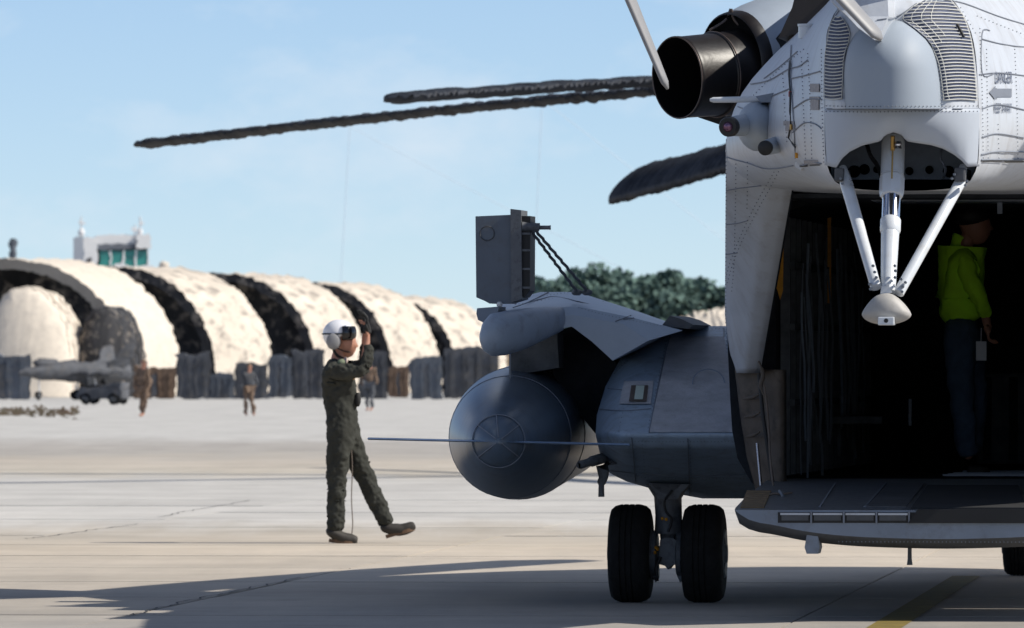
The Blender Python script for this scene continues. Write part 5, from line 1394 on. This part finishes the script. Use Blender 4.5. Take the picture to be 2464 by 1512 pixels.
# guyed masts (very pale, far)
pale = mat('pale_galvanised_steel', (.62,.74,.84), .5, var=.05)
for (xa, ya, xb, yb_, xc, yc, lab) in ((842,305,806,700,1225,505,'thin pale guyed mast left, crossing behind the long rotor blade'), (1305,240,1272,500,1745,580,'thin pale guyed mast right, above the grey equipment box')):
    Y = 720; T0 = W(xb, 880, Y)
    T = empty('guyed_mast', (T0.x, Y, 0), 0, label=lab, cat='mast')
    a, b, c = W(xa, ya, Y) - Vector((T0.x, Y, 0)), W(xb, 912, Y) - Vector((T0.x, Y, 0)), W(xc, yc, Y) - Vector((T0.x, Y, 0)); c = a + (c-a)*(a.z/(a.z-c.z))
    b.z = 0
    tube('mast_pole', [b, a], .035, pale, T, 6); tube('guy_wire', [a, c], .03, pale, T, 6)

# ------------------------------------------------------------------ trees on a bank
def tree(x, ytop, Y, wpx, seed, label):
    s = F/Y; p = W(x, 880, Y); h = CAMZ + (880-ytop)/s; r_ = random.Random(seed)
    T = empty('tree', (p.x, Y, 0), 0, label=label, cat='tree', group='dark green trees on the far bank')
    tube('trunk', [(0,0,0),(.1,0,h*.4),(-.1,.1,h*.8)], [.3,.2,.08], M['bark'], T, 8)
    for k in range(3):
        a = r_.uniform(0, 6.28); tube('limb', [(0,0,h*.4),(math.cos(a)*.8,math.sin(a)*.8,h*.6),(math.cos(a)*1.4,math.sin(a)*1.4,h*.75)], [.12,.09,.04], M['bark'], T, 6)
    w = wpx/s/2; vs, fs = [], []
    cl = [(Vector((r_.uniform(-.75,.75)*w, r_.uniform(-.7,.7)*w, h*r_.uniform(.45,.9))), r_.uniform(.3,.5)*w) for _ in range(20)]
    for c, r0 in cl:
        for _ in range(230):
            d = Vector((r_.gauss(0,1), r_.gauss(0,1), r_.gauss(0,.8))).normalized() * r0 * r_.uniform(.5,1.05); q = c + d
            e1 = Vector((r_.gauss(0,1), r_.gauss(0,1), r_.gauss(0,1))).normalized()*.24; e2 = e1.cross(Vector((r_.gauss(0,1), r_.gauss(0,1), 1)).normalized()).normalized()*.20
            b = len(vs); vs += [q-e1, q+e2, q+e1, q-e2]; fs.append((b,b+1,b+2,b+3))
    mesh('crown', vs, fs, M['leaf'], T, False)
tl = ['round tree just right of the equipment box','tree between the two box braces','tallest tree right of the braces','broad tree third from the helicopter side skin','low tree above the stub wing','bushy tree second from the helicopter side skin','tree touching the helicopter side skin','tree hidden half behind the helicopter side skin','tree low in the gap of the tree line']
for i, (x, yt) in enumerate(((1295,690),(1350,672),(1415,650),(1475,655),(1530,668),(1585,662),(1640,672),(1700,678),(1750,672))):
    tree(x, yt - 14, 640 + (i*37 % 30), 150, i + 5, tl[i])
for i, (x, yt, lab) in enumerate(((1320,715,'low dark tree in front at the left end of the bank'),(1445,712,'low dark tree in front of the tallest tree'),(1560,720,'low dark tree in front, middle of the bank'),(1665,728,'low dark tree in front near the helicopter'))):
    tree(x, yt - 8, 625, 190, i + 50, lab)
Y = 680; vs = []
def bank(u, t):
    x = 1150 + 700*u; p = W(x, 880, Y); return Vector((p.x, Y + t*25, max(0, (1.5 + (880-interp([(1150,800),(1450,745),(1600,738),(1850,775)], x))/(F/Y)) * math.sin(min(1, t*2)*math.pi/2) + noise.noise(Vector((x*.05, t*5, 0)))*.5)))
mesh('earth_bank', *grid_vf(bank, 120, 14), M['earth'], kind='structure')
# pale rubble roofs right behind the sponson
T = empty('low_tent', (W(1690, 880, 620).x, 620, 0), 0, label='low cream tent roof glimpsed between stub wing and helicopter skin', cat='tent')
def lt(u, t):
    x = (-110 + 260*u)/(F/620); return Vector((x + noise.noise(Vector((u*40,t*6,1)))*.2, t*4, max(0, (880-interp([(0,790),(.3,755),(.6,742),(1,750)], u))/(F/620) + 1.5 + noise.noise(Vector((u*50,t*5,0)))*.25) * math.sin(math.pi*min(.5, t*.6+.001)*1.0)))
mesh('canvas', *grid_vf(lt, 90, 10), M['cream'], T)

# far structures stand in strongly shimmering air: their edges are uneven
def ripple(root, amp, fx, fz, step, seed=0):
    todo = list(root.children) + [c for o in root.children for c in o.children]
    bpy.context.view_layer.update()
    for o in todo:
        if o.type != 'MESH': continue
        if o.data.users > 1: o.data = o.data.copy()
        bm = bmesh.new(); bm.from_mesh(o.data)
        for _ in range(5):
            es = [e for e in bm.edges if e.calc_length() > step]
            if not es or len(bm.verts) > 9000: break
            bmesh.ops.subdivide_edges(bm, edges=es, cuts=1, use_grid_fill=True)
        bm.to_mesh(o.data); bm.free()
        mw = o.matrix_world; mi = mw.inverted()
        def fn(co, ix):
            p = mw @ co; q = Vector((p.x*fx, p.y*.05, p.z*fz + seed))
            g = max(0.0, min(1.0, p.z / .6))
            p.x += (noise.noise(q) + .6*noise.noise(q*2.2)) * amp
            p.z += (noise.noise(q + Vector((31, 7, 3))) + .6*noise.noise(q*2.2 + Vector((3, 9, 1)))) * amp * 1.1 * g
            return mi @ p
        displace_keep(o.data, fn)
for o in [o for o in scene.objects if o.parent is None and o.get('category')]:
    c = o['category']
    if c in ('shelter', 'tent', 'tower', 'chimney', 'tank', 'container', 'aircraft', 'tractor', 'extinguisher', 'post'):
        far = o.location.y / 480
        ripple(o, (.09 if c == 'shelter' else .12) * far, 2.4 / far, 3.4 / far, .30 * far)
    elif c == 'person' and o.location.y > 200:
        ripple(o, .07, 4.5, 4.5, .2)
